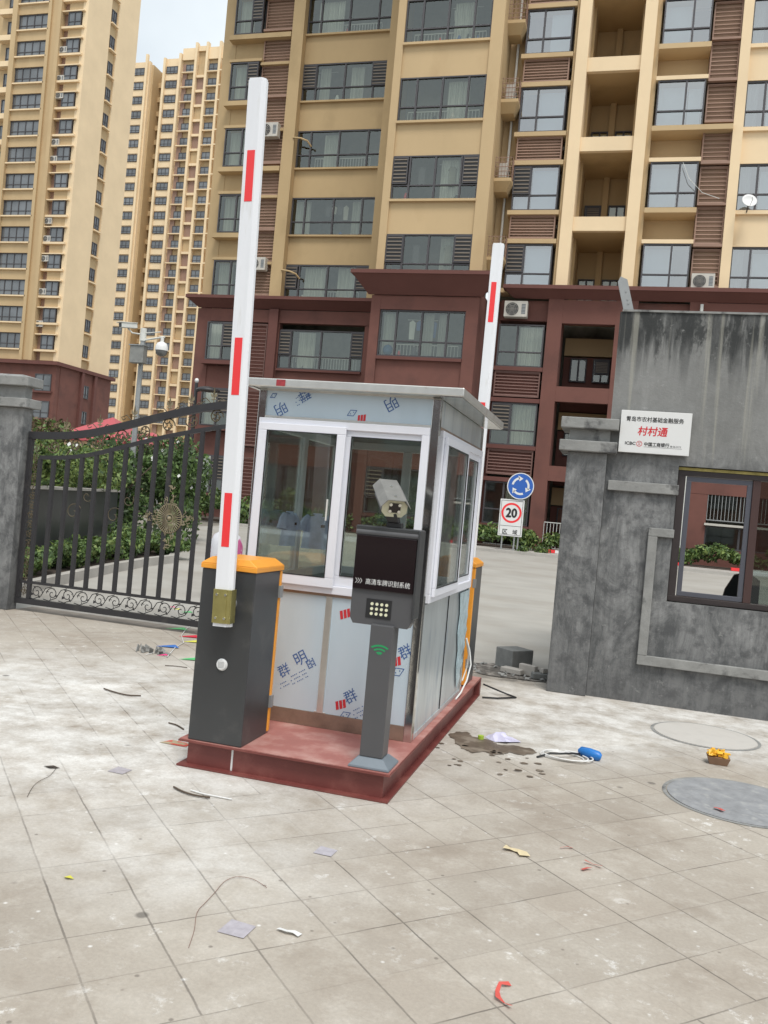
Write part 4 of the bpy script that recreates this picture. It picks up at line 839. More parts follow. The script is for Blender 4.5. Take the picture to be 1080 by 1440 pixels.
# stair loggia behind the open bays
part('loggia_wall', 'render_old', (-2.8, -.86, RV+2.2, RV+2.35, ZP, ZTOP), (-2.8, -2.7, RV+.401, RV+2.199, ZP, ZTOP), (-.96, -.86, RV+.401, RV+2.199, ZP, ZTOP))
part('pilaster', 'render_old', (-1.95, -1.72, RV+2.0, RV+2.199, ZP, ZTOP))
for k, z in enumerate(FL):
    part('sill', 'render', (-5.32, -3.36, 33.2, RV-.001, z-.17, z-.005)); part('sill', 'render', (-5.32, -3.36, 33.2, RV-.001, z+1.73, z+1.90))
    gl = 'gl_sky'
    wi = window(ab, -5.2, -3.47, 33.32, z, z+1.725, (.38,), .34, gl, ((0, .38),) if k < 2 else (), bay=.57)
    blind(wi, -4.5 if k != 3 else -4.3, -3.55, 33.62, z+.1, z+1.65)
    if k == 1: blind(wi, -5.1, -4.6, 33.7, z+.1, z+.9)
    louver_box(ab, -5.2, -3.47, 33.3, RV-.001, z-1.08, z-.172, n=8) if k > 0 else None
    # loggia parapets and ceilings
    part('spandrel', 'render_pale', (-2.799, -.861, 33.25, 33.45, z-.78, z-.30+.05)) if k else None; part('floor_slab', 'render_old', (-2.799, -.861, 33.4501, RV+2.19, z-.75, z-.62))
    for xx in (-2.62, -1.68):
        wj = window(ab, xx, xx+.66, RV+2.14, z+.1, z+1.15, (.5,), None, 'gl_dark', ((.1, .95),) if k == 1 and xx < -2 else ())
    # window six with its sills
    part('spandrel', 'render', (-.169, 1.499, RV+.0, RV+.2, z-(1.28 if k else .2), z-.19)); part('sill', 'render', (-.249, 1.56 if k != 2 else 2.55, 33.0, RV-.001, z-.19, z-.005)); part('sill', 'render_pale', (-.249, 1.56, 33.1, RV-.001, z+1.715, z+1.86))
    wi = window(ab, -.17, 1.50, 33.18, z, z+1.71, (.62,) if k % 2 else (.6,), .34, gl, bay=.7); blind(wi, -.1, .80 if k % 2 else .9, 33.6, z+.1, z+1.65)
    if k == 2: blind(wi, .95, 1.4, 33.65, z+.1, z+1.6)
    for j in ((0, 1) if k else (1,)): louver_box(ab, 1.57, 2.55, 33.3, RV+.1, z-1.27+j*1.48, z+.10+j*1.48, n=9)
    part('shelf', 'louver', (1.565, 2.555, 33.14, 33.299, z-1.38, z-1.28)) if k else None; part('shelf', 'louver', (1.565, 2.555, 33.14, 33.299, z+.12, z+.2))
    part('spandrel', 'render_pale', (2.901, 6.8, RV-.5, RV-.3, z-(1.3 if k else .2), z-.1)); part('sill', 'render_pale', (2.901, 6.8, RV-.62, RV-.501, z-.16, z-.02))
    wi = window(ab, 2.91, 6.75, RV-.42, z-.0, z+1.69, (.17, .5, .83), .36, gl, cur=[(.02, .12)]); blind(wi, 3.7, 6.6, RV+.0, z+.1, z+1.6)
part('wall', 'render', (6.8, 12, RV-.5, RV, ZP+.3, ZTOP))
# downpipe in the recess and small balconies for condensers
b = MB(); b.cyl((-5.55, 33.72, ZP), (-5.55, 33.72, ZTOP), .05, n=8); b.build('downpipe', M['offwhite'], ab)
for k, z in enumerate(FL):
    zz = z+1.05; b = MB(); b.frus((-5.859, -5.38, 32.95, 33.6), (-5.859, -5.2, 32.7, 33.7), zz-.45, zz-.12); b.box(-5.859, -5.2, 32.7, 33.7, zz-.12, zz); bl = b.build('balcony', M['render_old'], ab)
    b = MB()
    for q in range(5): b.box(-5.85, -5.21, 32.71, 32.725, zz+.08+q*.17, zz+.10+q*.17); b.box(-5.225, -5.21, 32.71, 33.69, zz+.08+q*.17, zz+.10+q*.17)
    for q in range(9): b.box(-5.225, -5.21, 32.71+q*.12, 32.725+q*.12, zz, zz+.82)
    for q in range(6): b.box(-5.85+q*.125, -5.835+q*.125, 32.71, 32.725, zz, zz+.82)
    b.build('railing', M['louver'], bl)
part('roof', 'render', (-19.62, 12, BV, LV+12, ZTOP+.01, ZTOP+.4))
# ---- brown podium
def cornice(name, x0, x1, y, z0, z1, proj, m='browntrim'):
    b = MB(); b.box(x0, x1, y-proj, y, z1-.14, z1); b.frus((x0+proj*.8, x1-proj*.8, y-.06, y), (x0+.05, x1-.05, y-proj+.05, y), z0, z1-.141); return b.build(name, M[m], ab)
cornice('cornice', -20.1, -10.0, LV-.1, 10.02, 10.50, .55); cornice('cornice', -10.75, -5.15, BV-.06, 9.72, 10.50, .72); cornice('cornice', -5.14, 12.2, 33.2, 10.0, 10.42, .5)
BL = [1.35, 4.40, 7.40]
part('podium_wall', 'brown', (-19.7, -19.02, LV-.1, LV+.25, ZB, 10.0), (-16.12, -15.58, LV-.1, LV+.25, ZB, 10.0), (-11.58, -10.0, LV-.1, LV+.25, ZB, 10.0), (-19.7, -19.45, LV+.25, LV+12, ZB, 10.2), (-10.05, -9.68, BV-.04, BV+.25, ZB, 9.71), (-6.33, -5.85, BV-.04, BV+.25, ZB, 9.71), (-5.98, -5.85, BV+.25, RV+.3, ZB, 10.0), (-10.05, -9.9, BV+.25, LV, ZB, 10),
     (-5.849, -5.25, RV-.2, RV+.2, ZB, 10.0), (-3.42, -2.87, 33.15, RV+.4, ZB, 10.0), (-.92, -.15, 33.15, RV+.4, ZB, 10.0), (1.65, 2.25, 33.15, RV+.4, ZB, 10.0), (5.2, 12, 33.15, RV+.4, ZB, 10.0))
part('podium_pilaster', 'browntrim', (-16.05, -15.62, LV-.3, LV-.101, ZB, 10.0)); part('podium_band', 'brown', (-19.0, -10.06, LV-.14, LV+.2, 9.42, 9.99)); part('podium_band', 'brown', (-9.679, -6.331, BV-.03, BV+.2, 9.18, 9.71))
part('podium_band', 'brown', (-5.249, -3.421, RV-.5, RV+.2, 9.20, 9.98)); part('podium_band', 'brown', (-2.869, -.921, 33.16, 33.5, 9.1, 9.98)); part('podium_band', 'brown', (-.149, 1.649, 33.4, RV+.2, 9.2, 9.98), (2.251, 5.199, 33.16, 33.5, 9.2, 9.98))
for k, z in enumerate(BL):
    part('podium_band', 'brown', (-17.52, -16.13, LV+.0, LV+.25, z-1.3, z-.62)); part('podium_band', 'brown', (-19.019, -17.55, LV-.06, LV+.2, z-1.3, z-.02)); part('podium_band', 'brown', (-15.579, -11.581, LV-.06, LV+.2, z-1.29, z-.02))
    part('sill', 'browntrim', (-15.57, -11.59, LV-.2, LV-.061, z-.12, z-.021)); part('sill', 'browntrim', (-19.15, -17.4, LV-.5, LV-.061, z+.0, z+.18))
    window(ab, -15.55, -11.6, LV+.0, z, z+1.75, (.14, .5, .86), .33, 'gl_dark', ((0, .14), (.86, 1)) if k != 1 else (), cur=[(.2, .4)])
    railing(ab, -15.0, -12.0, LV+.4, z+.1, z+.62)
    window(ab, -18.98, -17.56, LV-.4, z+.2, z+1.92, (.55,), .36, 'gl_dark', ((.58, 1),), cur=[(.02, .5)], bay=.3)
    louver_box(ab, -17.50, -16.14, LV-.15, LV+.3, z-.6, z+1.95, 'louver_low', n=16)
    # bay
    part('podium_band', 'brown', (-9.679, -6.331, BV+.04, BV+.22, z-1.27, z-.02)); part('sill', 'browntrim', (-9.67, -6.34, BV-.1, BV+.039, z-.14, z-.021))
    window(ab, -9.67, -6.34, BV+.08, z, z+1.77, (.2, .5, .8), .33, 'gl_dark', ((0, .2), (.82, 1)) if k < 2 else (), cur=[(.02, .19), (.5, .62), (.68, .8)])
    railing(ab, -9.4, -6.6, BV+.45, z+.08, z+.55)
    # right
    part('sill', 'browntrim', (-5.35, -3.43, RV-.75, RV-.001, z-.16, z-.005)); part('sill', 'browntrim', (-5.35, -3.43, RV-.72, RV-.001, z+1.64, z+1.80)) if k < 2 else None
    wi = window(ab, -5.24, -3.5, 33.3, z, z+1.63, (.42,), .35, 'gl_dark', ((0, .42),) if k == 1 else (), bay=.58, cur=[(.45, .95)]); blind(wi, -4.4, -3.6, 33.85, z+.5, z+1.5) if k else None
    if k: louver_box(ab, -5.24, -3.5, 33.2, RV-.001, z-1.15, z-.17, 'louver_low', n=8)
    if k: part('podium_band', 'brown', (-2.869, -.921, 33.16, 33.42, z-1.25, z-.68))
    part('floor_slab', 'browntrim', (-2.869, -.921, 33.43, RV+1.79, z-.9, z-.8)); part('loggia_wall', 'brown', (-2.869, -.921, RV+1.8, RV+1.9, z-1.3, z+.9)); part('loggia_wall', 'render', (-2.869, -.921, RV+1.7, RV+1.9, z+.95, z+1.65))
    window(ab, -2.6, -1.95, RV+1.74, z-.1, z+.85, (.5,), None, 'gl_dark', ()); window(ab, -1.7, -1.05, RV+1.74, z-.1, z+.85, (.5,), None, 'gl_dark', ((.1, .95),) if k == 2 else ())
    if k == 2: window(ab, -.1, 1.55, 33.45, z, z+1.65, (.5,), .35, 'gl_dark', cur=[(.1, .4)]); part('podium_band', 'brown', (-.149, 1.649, 33.4, 33.7, z-1.3, z-.01))
    else: part('podium_wall', 'brown', (-.149, 1.649, 33.5, 33.7, z-1.34, z+1.72)); part('podium_band', 'browntrim', (-.149, 1.649, 33.3, 33.499, z-1.1, z-.7))
    part('podium_band', 'brown', (2.251, 5.199, 33.16, 33.42, z-1.3, z-.2))
    if k: window(ab, 2.26, 5.19, 33.5, z-.19, z+1.6, (.25, .5, .75), None, 'gl_dark')
    else:
        window(ab, 2.85, 5.19, 33.3, 1.16, 1.98, (.5,), None, 'gl_dark'); window(ab, 2.85, 5.19, 33.6, 2.16, 3.25, (.5,), None, 'gl_dark'); railing(ab, 2.87, 5.18, 33.2, 2.18, 3.3, .12, 'grey')
        part('podium_band', 'brown', (2.251, 2.849, 33.16, 33.6, 1.151, 3.09)); part('sill', 'ac', (2.8, 5.19, 33.05, 33.5, 1.99, 2.07))
railing(ab, -2.85, -.93, 33.12, .6, 1.6, .12)
b = MB(); b.cyl((2.05, 33.05, .5), (2.05, 33.05, 9.9), .06, n=8); b.build('downpipe', M['offwhite'], ab)
# ---- condensers, dish, pipes hanging on the flats
def condenser(name, loc, label, sc=1, rz=0):
    r_ = root(name, (0, 0, 0), label, 'air conditioner', 'air conditioner units on the flats')
    b = MB(); b.box(-.40, .40, -.15, .15, 0, .55); b.build('casing', M['ac'], r_, .015)
    b = MB(); b.cyl((-.12, -.152, .27), (-.12, -.1505, .27), .225, n=24); fg = b.build('fan_opening', M['black'], r_)
    b = MB()
    for q in (.06, .12, .18, .225): b.tube([(-.12+q*math.cos(a), -.157, .27+q*math.sin(a)) for a in [i*math.pi/10 for i in range(21)]], .006, 4)
    for a in range(6): b.cyl((-.12, -.157, .27), (-.12+.22*math.cos(a*1.047), -.157, .27+.22*math.sin(a*1.047)), .005, n=4)
    b.build('fan_grille', M['ac'], fg)
    b = MB(); b.box(.2, .34, -.153, -.1505, .1, .45, 0)
    for q in range(7): b.box(.2, .34, -.156, -.1531, .12+q*.05, .135+q*.05, 1)
    b.build('vent', [M['grey'], M['black']], r_)
    r_.location = loc; r_.scale = (sc,)*3; r_.rotation_euler = (0, 0, rz); return r_
condenser('air_conditioner', (-4.62, 33.08, 9.24), 'cream air conditioner with round fan above the brown corner window', 1.1)
acp = condenser('air_conditioner', (-16.75, 35.85, 17.62), 'white air conditioner on louvred shelf left of the tan pilaster, upper', 1.15)
def ac_copy(loc, label, sc=1, rz=0, src=acp, grp=None):
    c = copy_tree(src); c.location = loc; c.scale = (sc,)*3; c.rotation_euler = (0, 0, rz); c['label'] = label
    if grp: c['group'] = grp
    return c
ac_copy((-16.75, 35.85, 11.65), 'air conditioner half behind brown slats left of the tan pilaster, lower', 1.05)
ac_copy((2.0, 33.12, 10.45), 'air conditioner standing on the brown ledge between two right windows')
ac_copy((-5.56, 33.2, 14.5), 'white air conditioner standing in the recess on a small railed balcony', 1, R(90))
ac_copy((-5.56, 33.2, 17.5), 'air conditioner inside the second lowest railed corner balcony', 1, R(90))
# satellite dish
sd_ = root('satellite_dish', (3.28, 33.0, 13.3), 'round white satellite dish outside a right hand window', 'satellite dish')
b = MB(); Td = Matrix.Translation((3.28, 32.85, 13.52)) @ Matrix.Rotation(R(68), 4, 'X') @ Matrix.Rotation(R(12), 4, 'Y'); b.lathe([(.002, 0), (.10, .01), (.2, .04), (.26, .075), (.262, .085), (.2, .05), (.1, .02), (.002, .01)], (0, 0, 0), 28, M=Td); b.build('dish', M['sign'], sd_)
b = MB(); b.tube([(3.28, 33.35, 13.3), (3.28, 33.0, 13.35), (3.28, 32.88, 13.5)], .025, 6); b.build('mount', M['wframe'], sd_)
b = MB(); b.tube([(3.30, 32.85, 13.3), (3.36, 32.5, 13.45), (3.34, 32.45, 13.55)], .01, 5); b.build('feed_arm', M['grey'], sd_)
# thin loose cable beside window six
b = MB(); b.tube([(.95, 32.95, 15.0), (1.2, 32.9, 14.4), (1.7, 32.95, 13.9), (2.3, 33.0, 13.7)], .012, 4); tag(b.build('loose_cable', M['offwhite']), 'thin pale cable sagging across brown louvres right of a bay window', 'cable')
for i, (x, z) in enumerate(((-15.5, 17.5), (-15.5, 11.6))):
    b = MB(); b.tube([(x-.1, LV-.43, z+.12), (x+.3, LV-.5, z+.05), (x+.6, LV-.45, z-.05), (x+.7, LV-.2, z-.2)], .04, 6)
    tag(b.build('drain_hose', M['render_old']), ('upper' if i == 0 else 'lower')+' curved drain hose round the tan pilaster', 'pipe')
blue = MB(); blue.lathe([(.01, -.22), (.13, -.18), (.21, -.06), (.21, .06), (.13, .18), (.01, .22)], (-9.35, 32.4, 7.68), 18); tag(setgeo(blue.build('exercise_ball', mat('blue rubber', (.02, .12, .28), .4)), (-9.35, 32.4, 7.68)), 'blue ball behind the brown bay window', 'ball')
# hanging things in two bay windows
for i, (x, z, c) in enumerate(((-8.6, 14.75, 'offwhite'), (-7.4, 14.75, 'offwhite'), (-8.55, 11.75, 'red'), (-7.3, 11.75, 'red'))):
    b = MB(); b.prism([(x-.13, z-.75), (x+.13, z-.75), (x+.12, z-.1), (x+.18, z-.15), (x+.10, z), (x-.10, z), (x-.18, z-.15), (x-.12, z-.1)], BV+.33, BV+.37, 'y')
    o = b.build('hanging_shirt', M['room'] if i % 2 else M['wframe']); tag(setgeo(o, (x, BV+.35, z)), ['dark', 'grey', 'dark', 'grey'][i]+' shirt hung behind the '+('left' if i % 2 == 0 else 'right')+' pane of the '+('second' if i < 2 else 'lowest')+' beige bay window', 'shirt', 'laundry in the bay windows')
cr_ = random.Random(11)
pal = ['offwhite', 'wframe', 'red', 'bluetx', 'leafA', 'ac', 'curtain', 'black']
for (x0, x1, yy) in ((-15.3, -11.9, LV+.35), (-9.4, -6.6, BV+.38)):
    for k, z in enumerate(FL+BL[1:]):
        for q in range(cr_.randint(2, 5)):
            x = cr_.uniform(x0, x1); w_ = cr_.uniform(.08, .22); h_ = cr_.uniform(.12, .4)
            b = MB(); b.lathe([(w_*.3, 0), (w_*.5, .02), (w_*.45, h_*.6), (w_*.2, h_)], (x, yy+.02, z+.06), 8)
            b.build('pot', M[cr_.choice(pal)], ab)
        if k % 2:
            b = MB(); xa = cr_.uniform(x0, x1-1.2); b.cyl((xa, yy+.1, z+1.5), (xa+1.2, yy+.1, z+1.5), .012, n=5)
            for q in range(cr_.randint(2, 4)):
                xx = xa+.1+q*.28; hh = cr_.uniform(.4, .8); b.prism([(xx, z+1.5-hh), (xx+.2, z+1.5-hh), (xx+.22, z+1.4), (xx+.1, z+1.49), (xx-.02, z+1.4)], yy+.09, yy+.12, 'y', q % 2)
            b.build('laundry', [M[cr_.choice(['curtain', 'wframe', 'offwhite'])], M[cr_.choice(['room', 'bluetx', 'ac'])]], ab)
# ------------------------------------------------------------------ towers
def tower_window(par, x0, x1, y, z0, z1, name='window', n=2, ax='y'):
    b = MB(); f = .09; t_ = .1
    def bx(a, c, y0, y1, d, e, mi=0): (b.box(a, c, y0, y1, d, e, mi) if ax == 'y' else b.box(y-(y1-y), y-(y0-y), a, c, d, e, mi))
    for q in ((x0, x1, z0, z0+f), (x0, x1, z1-f, z1), (x0, x0+f, z0+f, z1-f), (x1-f, x1, z0+f, z1-f)): bx(q[0], q[1], y-t_, y, q[2], q[3])
    for i in range(1, n): xm = x0+(x1-x0)*i/n; bx(xm-.04, xm+.04, y-t_, y, z0+f, z1-f)
    bx(x0+f, x1-f, y-t_*.8, y, z0+(z1-z0)*.33-.035, z0+(z1-z0)*.33+.035); bx(x0+f, x1-f, y-.03, y, z0+f, z1-f, 1)
    return b.build(name, [M['wframe'], M['gl_far']], par)
t1 = root('apartment_tower', (-70, 90, .5), 'tall beige tower with brown base at the left edge of the photo', 'building', 'beige apartment towers')
V1 = 83.0
part('wall', 'render', (-65.35, -64.9, V1-.5, V1+.6, 14.3, 68), par=t1); part('wall', 'render', (-74.0, -70.9, V1+1.2, V1+2.5, 14.3, 68), (-71.5, -70.85, V1-.3, V1+1.2, 14.3, 68), par=t1)
part('wall', 'render_pale', (-62.45, -61.8, V1, V1+4.2, 14.3, 68), par=t1)  # side paler than the front: the sun on it is painted in
part('wall', 'render_pale', (-63, -61.8, 88.7, 92.8, 14.3, 68), par=t1); part('wall', 'render', (-63.2, -61.98, V1+4.2, 88.7, 14.3, 68), (-80, -62.5, 90, 92.7, .5, 68.5), (-80, -62.46, V1+2.51, 90, 14.3, 68), par=t1)
part('pilaster', 'render', (-66.8, -66.4, V1-.25, V1, 14.3, 68), par=t1)
for k in range(-10, 9):
    z = 42.65+3*k
    if z < 14.3: zz = z
    if z > 14.3:
        part('spandrel', 'render', (-70.85, -66.81, V1, V1+.5, z-1.2, z-.02), (-66.4, -65.35, V1, V1+.5, z-1.2, z+1.8), par=t1); part('sill', 'render_pale', (-70.9, -66.7, V1-.25, V1-.001, z-.15, z), par=t1)
        part('louvre_panel', 'louver', (-64.899, -64.2, V1+.3, V1+.6, z-1.2, z+1.8), par=t1); part('sill', 'render_pale', (-64.899, -62.1, V1-.3, V1+.29, z-.25, z-.02), par=t1); part('sill', 'render_pale', (-64.899, -62.1, V1-.3, V1+.29, z+1.62, z+1.74), par=t1)
        part('spandrel', 'render', (-64.199, -62.451, V1, V1+.5, z-1.2, z-.251), par=t1); part('sill', 'render_pale', (-73.9, -71.501, V1+.4, V1+1.19, z-.7, z-.1), par=t1)
        part('sill', 'render_pale', (-61.979, -61.6, V1+4.3, 88.6, z-.25, z-.1), par=t1)
        tower_window(t1, -70.8, -66.85, V1+.2, z, z+1.78, n=4); tower_window(t1, -64.15, -62.5, V1-.1, z+.0, z+1.6, 'bay_window'); tower_window(t1, -73.2, -71.9, V1+1.2, z-.1, z+1.8, 'recess_window')
        tower_window(t1, 87.5, 88.4, -61.97, z+.1, z+1.5, 'side_window', ax='x')
part('podium_wall', 'brown', (-75, -61.7, V1-.3, V1+.4, .5, 13.9), (-62.4, -61.65, V1+.4, 93.2, .5, 13.9), par=t1); b = MB(); b.box(-75, -61.3, V1-.8, V1+.5, 13.9, 14.3); b.box(-62.45, -61.3, V1+.5, 93.6, 13.9, 14.3); b.build('cornice', M['browntrim'], t1)
part('podium_pilaster', 'browntrim', (-61.65, -61.35, 87.0, 87.5, .5, 13.9), (-61.65, -61.35, 89.5, 90.0, .5, 13.9), par=t1)
for z in (5.0, 8.0, 11.0): tower_window(t1, -64.3, -62.2, V1-.31, z, z+1.9, 'podium_window'); part('sill', 'browntrim', (-64.5, -62.0, V1-.6, V1-.301, z-.2, z-.02), par=t1); tower_window(t1, -73.8, -69.5, V1-.31, z, z+1.9, 'podium_window', 4); tower_window(t1, 87.7, 88.7, -61.64, z, z+1.5, 'podium_window', ax='x')
part('roof', 'render', (-80, -61.7, V1, 92.9, 68.51, 69), par=t1)
rr_ = random.Random(3)
for i, (x, k, dz) in enumerate(((-64.55, 8-3, .2), (-64.5, 2, .3), (-64.55, 1, .1), (-64.45, 0, 1.2), (-64.5, -1, -1.0), (-64.55, -2, .1), (-64.55, -4, -.8), (-64.5, -5, .2), (-64.55, -6, 1.0), (-64.5, -7, .3), (-64.55, -8, -.3))):
    ac_copy((x, V1-.05, 42.65+3*k+dz-.2), 'small air conditioner on the brown strip of the left tower', 1.25, grp='air conditioners on the left tower')
t2 = root('apartment_tower', (-96, 165, .5), 'distant slender beige tower seen between the left tower and the flats', 'building', 'beige apartment towers')
V2 = 159.0
part('wall', 'render_pale', (-106.9, -103.0+.0, V2+.3, V2+.9, .5, 89.2), (-103.1, -102.4, V2, V2+.8, .5, 89.2), (-106.9, -106.5, V2-.3, V2+.9, .5, 89.2), (-98.9, -94.9, V2+.3, V2+.9, .5, 89.6), (-99.2, -98.7, V2-.3, V2+4, .5, 89.6), par=t2)
part('wall', 'render', (-102.6, -98.6, V2+4, V2+5, .5, 88.8), (-108.9, -84.5, V2+5.1, V2+16, .5, 88), (-94.899, -85.0, V2+.3, V2+.9, .5, 90.9), (-102.5, -102.0, V2+.8, V2+4, .5, 88.8), par=t2)
for a in (-95.5, -91.95, -89.5, -86.6): part('pilaster', 'render_pale', (a, a+.5, V2-.6, V2+.3, .5, 92.2 if a > -93 else 90.2), par=t2)
part('pilaster', 'render_pale', (-106.95, -106.6, V2-.6, V2-.31, .5, 90.6), (-103.2, -102.7, V2-.6, V2-.01, .5, 90.4), (-85.4, -85.1, V2-.9, V2+.29, .5, 88.2), par=t2)
part('parapet', 'render_pale', (-94.9, -92.0, V2-.2, V2+.1, 88.9, 91.3), (-88.99, -85.0, V2-.2, V2+.1, 88.9, 91.3), (-91.4, -89.5, V2-.2, V2+.1, 90.6, 91.6), par=t2)
for k in range(-28, 1):
    z = 86.4+3*k
    for a, c in ((-106.45, -103.3), (-98.65, -95.8)): part('spandrel', 'render_pale', (a, c, V2+.1, V2+.299, z-1.3, z-.05), par=t2)
    part('louvre_panel', 'louver', (-94.7, -93.7, V2, V2+.29, z-1.3, z+1.7), par=t2); part('sill', 'render_pale', (-94.7, -92.0, V2-.5, V2-.01, z-.25, z-.05), (-89.0, -86.65, V2-.5, V2-.01, z-.25, z-.05), par=t2)
    part('recess_panel', 'louver' if k % 3 else 'render', (-91.3, -89.6, V2+.1, V2+.299, z-.6, z+1.7), par=t2); part('spandrel', 'render_pale', (-91.4, -89.55, V2-.3, V2+.29, z-1.25, z-.75), par=t2)
    part('balcony', 'render', (-102.0, -99.3, V2+3.2, V2+3.99, z-1.2, z-.2), par=t2) if k % 1 == 0 else None
    part('balcony', 'render_pale', (-86.0, -84.6, V2-.9, V2-.6, z-.35, z-.1), par=t2)
    if k > -25:
        tower_window(t2, -106.35, -103.6, V2+.05, z, z+1.45, n=3); tower_window(t2, -98.5, -95.9, V2+.05, z, z+1.45, n=3); tower_window(t2, -93.9, -92.1, V2-.15, z, z+1.5, 'bay_window'); tower_window(t2, -88.7, -86.8, V2-.15, z, z+1.5, 'end_window'); tower_window(t2, -101.7, -99.6, V2+3.9, z-.1, z+1.5, 'recess_window')
# ------------------------------------------------------------------ street furniture
# cctv pole behind the planter
sx, sy_ = -13.2, 21.3
sp_ = root('surveillance_pole', (sx, sy_, gz(sy_)), 'grey pole with control box and two white cameras behind the gate', 'camera pole')
b = MB(); b.cyl((sx, sy_, gz(sy_)), (sx, sy_, 5.9), .085, .065, 14); b.build('pole', M['grey'], sp_)
b = MB(); b.box(sx-.19, sx+.23, sy_-.30, sy_-.09, 4.95, 5.42); cbx = b.build('control_box', mat('weathered box', (.27, .27, .255), .5, metal=.2, var=.15, scale=8), sp_, .01)
b = MB(); b.box(sx-.22, sx+.26, sy_-.33, sy_-.08, 5.421, 5.45); b.build('lid', M['grey'], cbx)
b = MB(); b.cyl((sx, sy_, 5.62), (sx+.72, sy_-.1, 5.72), .028, n=8); b.cyl((sx, sy_, 5.82), (sx+.6, sy_-.1, 5.85), .014, n=6); b.cyl((sx+.66, sy_-.1, 5.70), (sx+.66, sy_-.1, 5.58), .05, n=10); b.cyl((sx, sy_, 5.6), (sx, sy_, 5.95), .09, n=10); b.build('arm', M['offwhite'], sp_)
b = MB(); b.lathe([(.05, .24), (.13, .2), (.17, .1), (.175, 0)], (sx+.66, sy_-.1, 5.34), 18); dc = b.build('dome_camera', M['sign'], sp_)
b = MB(); b.lathe([(.16, 0), (.15, -.08), (.09, -.14), (.01, -.16)], (sx+.66, sy_-.1, 5.338), 18); b.build('dome_lens', mat('smoky dome', (.18, .18, .18), .15), dc)
Tb = Matrix.Translation((sx-.42, sy_-.15, 5.98)) @ Matrix.Rotation(R(-30), 4, 'Z') @ Matrix.Rotation(R(8), 4, 'X')
b = MB(); b.box(-.09, .09, -.22, .25, -.06, .07, M=Tb); b.box(-.11, .11, -.28, .26, .071, .09, M=Tb); bc = b.build('bullet_camera', M['offwhite'], sp_, .008)
b = MB(); b.box(-.07, .07, -.226, -.2205, -.045, .055, M=Tb); b.build('lens', M['black'], bc)
b = MB(); b.tube([(sx-.42, sy_-.12, 5.92), (sx-.3, sy_-.08, 5.8), (sx, sy_, 5.78)], .022, 6); b.build('bracket', M['offwhite'], sp_)
# garden lamp
lx, ly = -14.96, 27.84
lm = root('garden_lamp', (lx, ly, gz(ly)), 'slim black garden lamp with flat disc head and white ball finial', 'street lamp')
b = MB(); b.cyl((lx, ly, gz(ly)), (lx, ly, 5.4), .085, .06, 12); b.cyl((lx, ly, gz(ly)), (lx, ly, 1.0), .13, n=12); b.build('pole', M['gateiron'], lm)
b = MB(); b.lathe([(.001, 0), (.06, .03), (.075, .09), (.06, .15), (.001, .18)], (lx, ly, 5.4), 12); b.build('finial', M['sign'], lm)
b = MB(); b.cyl((lx, ly, 5.1), (lx+.5, ly-.15, 5.2), .03, n=8); b.lathe([(.42, 0), (.42, .04), (.36, .09), (.2, .14), (.01, .15)], (lx+.55, ly-.15, 5.12), 22); b.build('lamp_head', M['gateiron'], lm)
# road signs
def disc(b, cx, y, cz, r0, r1, n=40, mi=0, dy=0):
    vs = []
    for i in range(n):
        a = 2*math.pi*i/n
        for q in (r0, r1): vs.append((cx+q*math.cos(a), y, cz+q*math.sin(a)))
    b.add(vs, [(2*i, 2*i+1, 2*((i+1) % n)+1, 2*((i+1) % n)) for i in range(n)], mi)
rs = root('roundabout_sign', (-3.55, 29.8, .52), 'round blue sign with three white circling arrows above the speed sign', 'road sign')
b = MB(); b.cyl((-3.53, 29.84, .52), (-3.53, 29.84, 3.1), .03, n=10); b.build('post', M['grey'], rs)
cx_, cz_, yy = -3.46, 2.735, 29.72
b = MB(); b.cyl((cx_, yy+.02, cz_), (cx_, yy, cz_), .455, n=48); dsk = b.build('sign_disc', M['signblue'], rs)
b = MB(); disc(b, cx_, yy-.002, cz_, .425, .455)
for q in range(3):
    a0 = R(100+120*q); vs = []; n = 10
    for i in range(n+1):
        a = a0+R(72)*i/n; w_ = .035
        for r_ in (.27-w_, .27+w_): vs.append((cx_+r_*math.cos(a), yy-.002, cz_+r_*math.sin(a)))
    b.add(vs, [(2*i, 2*i+1, 2*i+3, 2*i+2) for i in range(n)])
    P = lambda r_, a: (cx_+r_*math.cos(a), yy-.002, cz_+r_*math.sin(a))
    b.add([P(.17, a0+R(6)), P(.37, a0+R(6)), P(.27, a0-R(26))], [(0, 1, 2)])
b.build('arrows', M['sign'], dsk)
ss = root('speed_limit_sign', (-3.7, 29.8, .52), 'white rectangular zone sign reading 20 inside a red ring', 'road sign')
b = MB(); b.cyl((-3.95, 29.84, .52), (-3.95, 29.84, 2.2), .028, n=8); b.cyl((-3.40, 29.84, .52), (-3.40, 29.84, 2.2), .028, n=8); b.build('post', M['grey'], ss)
b = MB(); b.box(-4.10, -3.28, 29.76, 29.79, 1.0, 2.26); bd = b.build('board', M['sign'], ss, .01)
cx_ = -3.69; b = MB(); disc(b, cx_, 29.757, 1.80, .275, .345); b.build('red_ring', M['red'], bd)
b = MB(); letters(b, '20', cx_, 29.757, 1.80, .30, width=.36, bold=.018); letters(b, '区', cx_-.17, 29.757, 1.15, .16, bold=.004); letters(b, '域', cx_+.17, 29.757, 1.15, .16, bold=.003); b.ring(-4.06, -3.32, 1.04, 2.22, .012, 29.7565, 29.7568)
b.box(-4.05, -3.33, 29.7565, 29.7568, 1.345, 1.357); b.build('lettering', M['textblack'], bd)
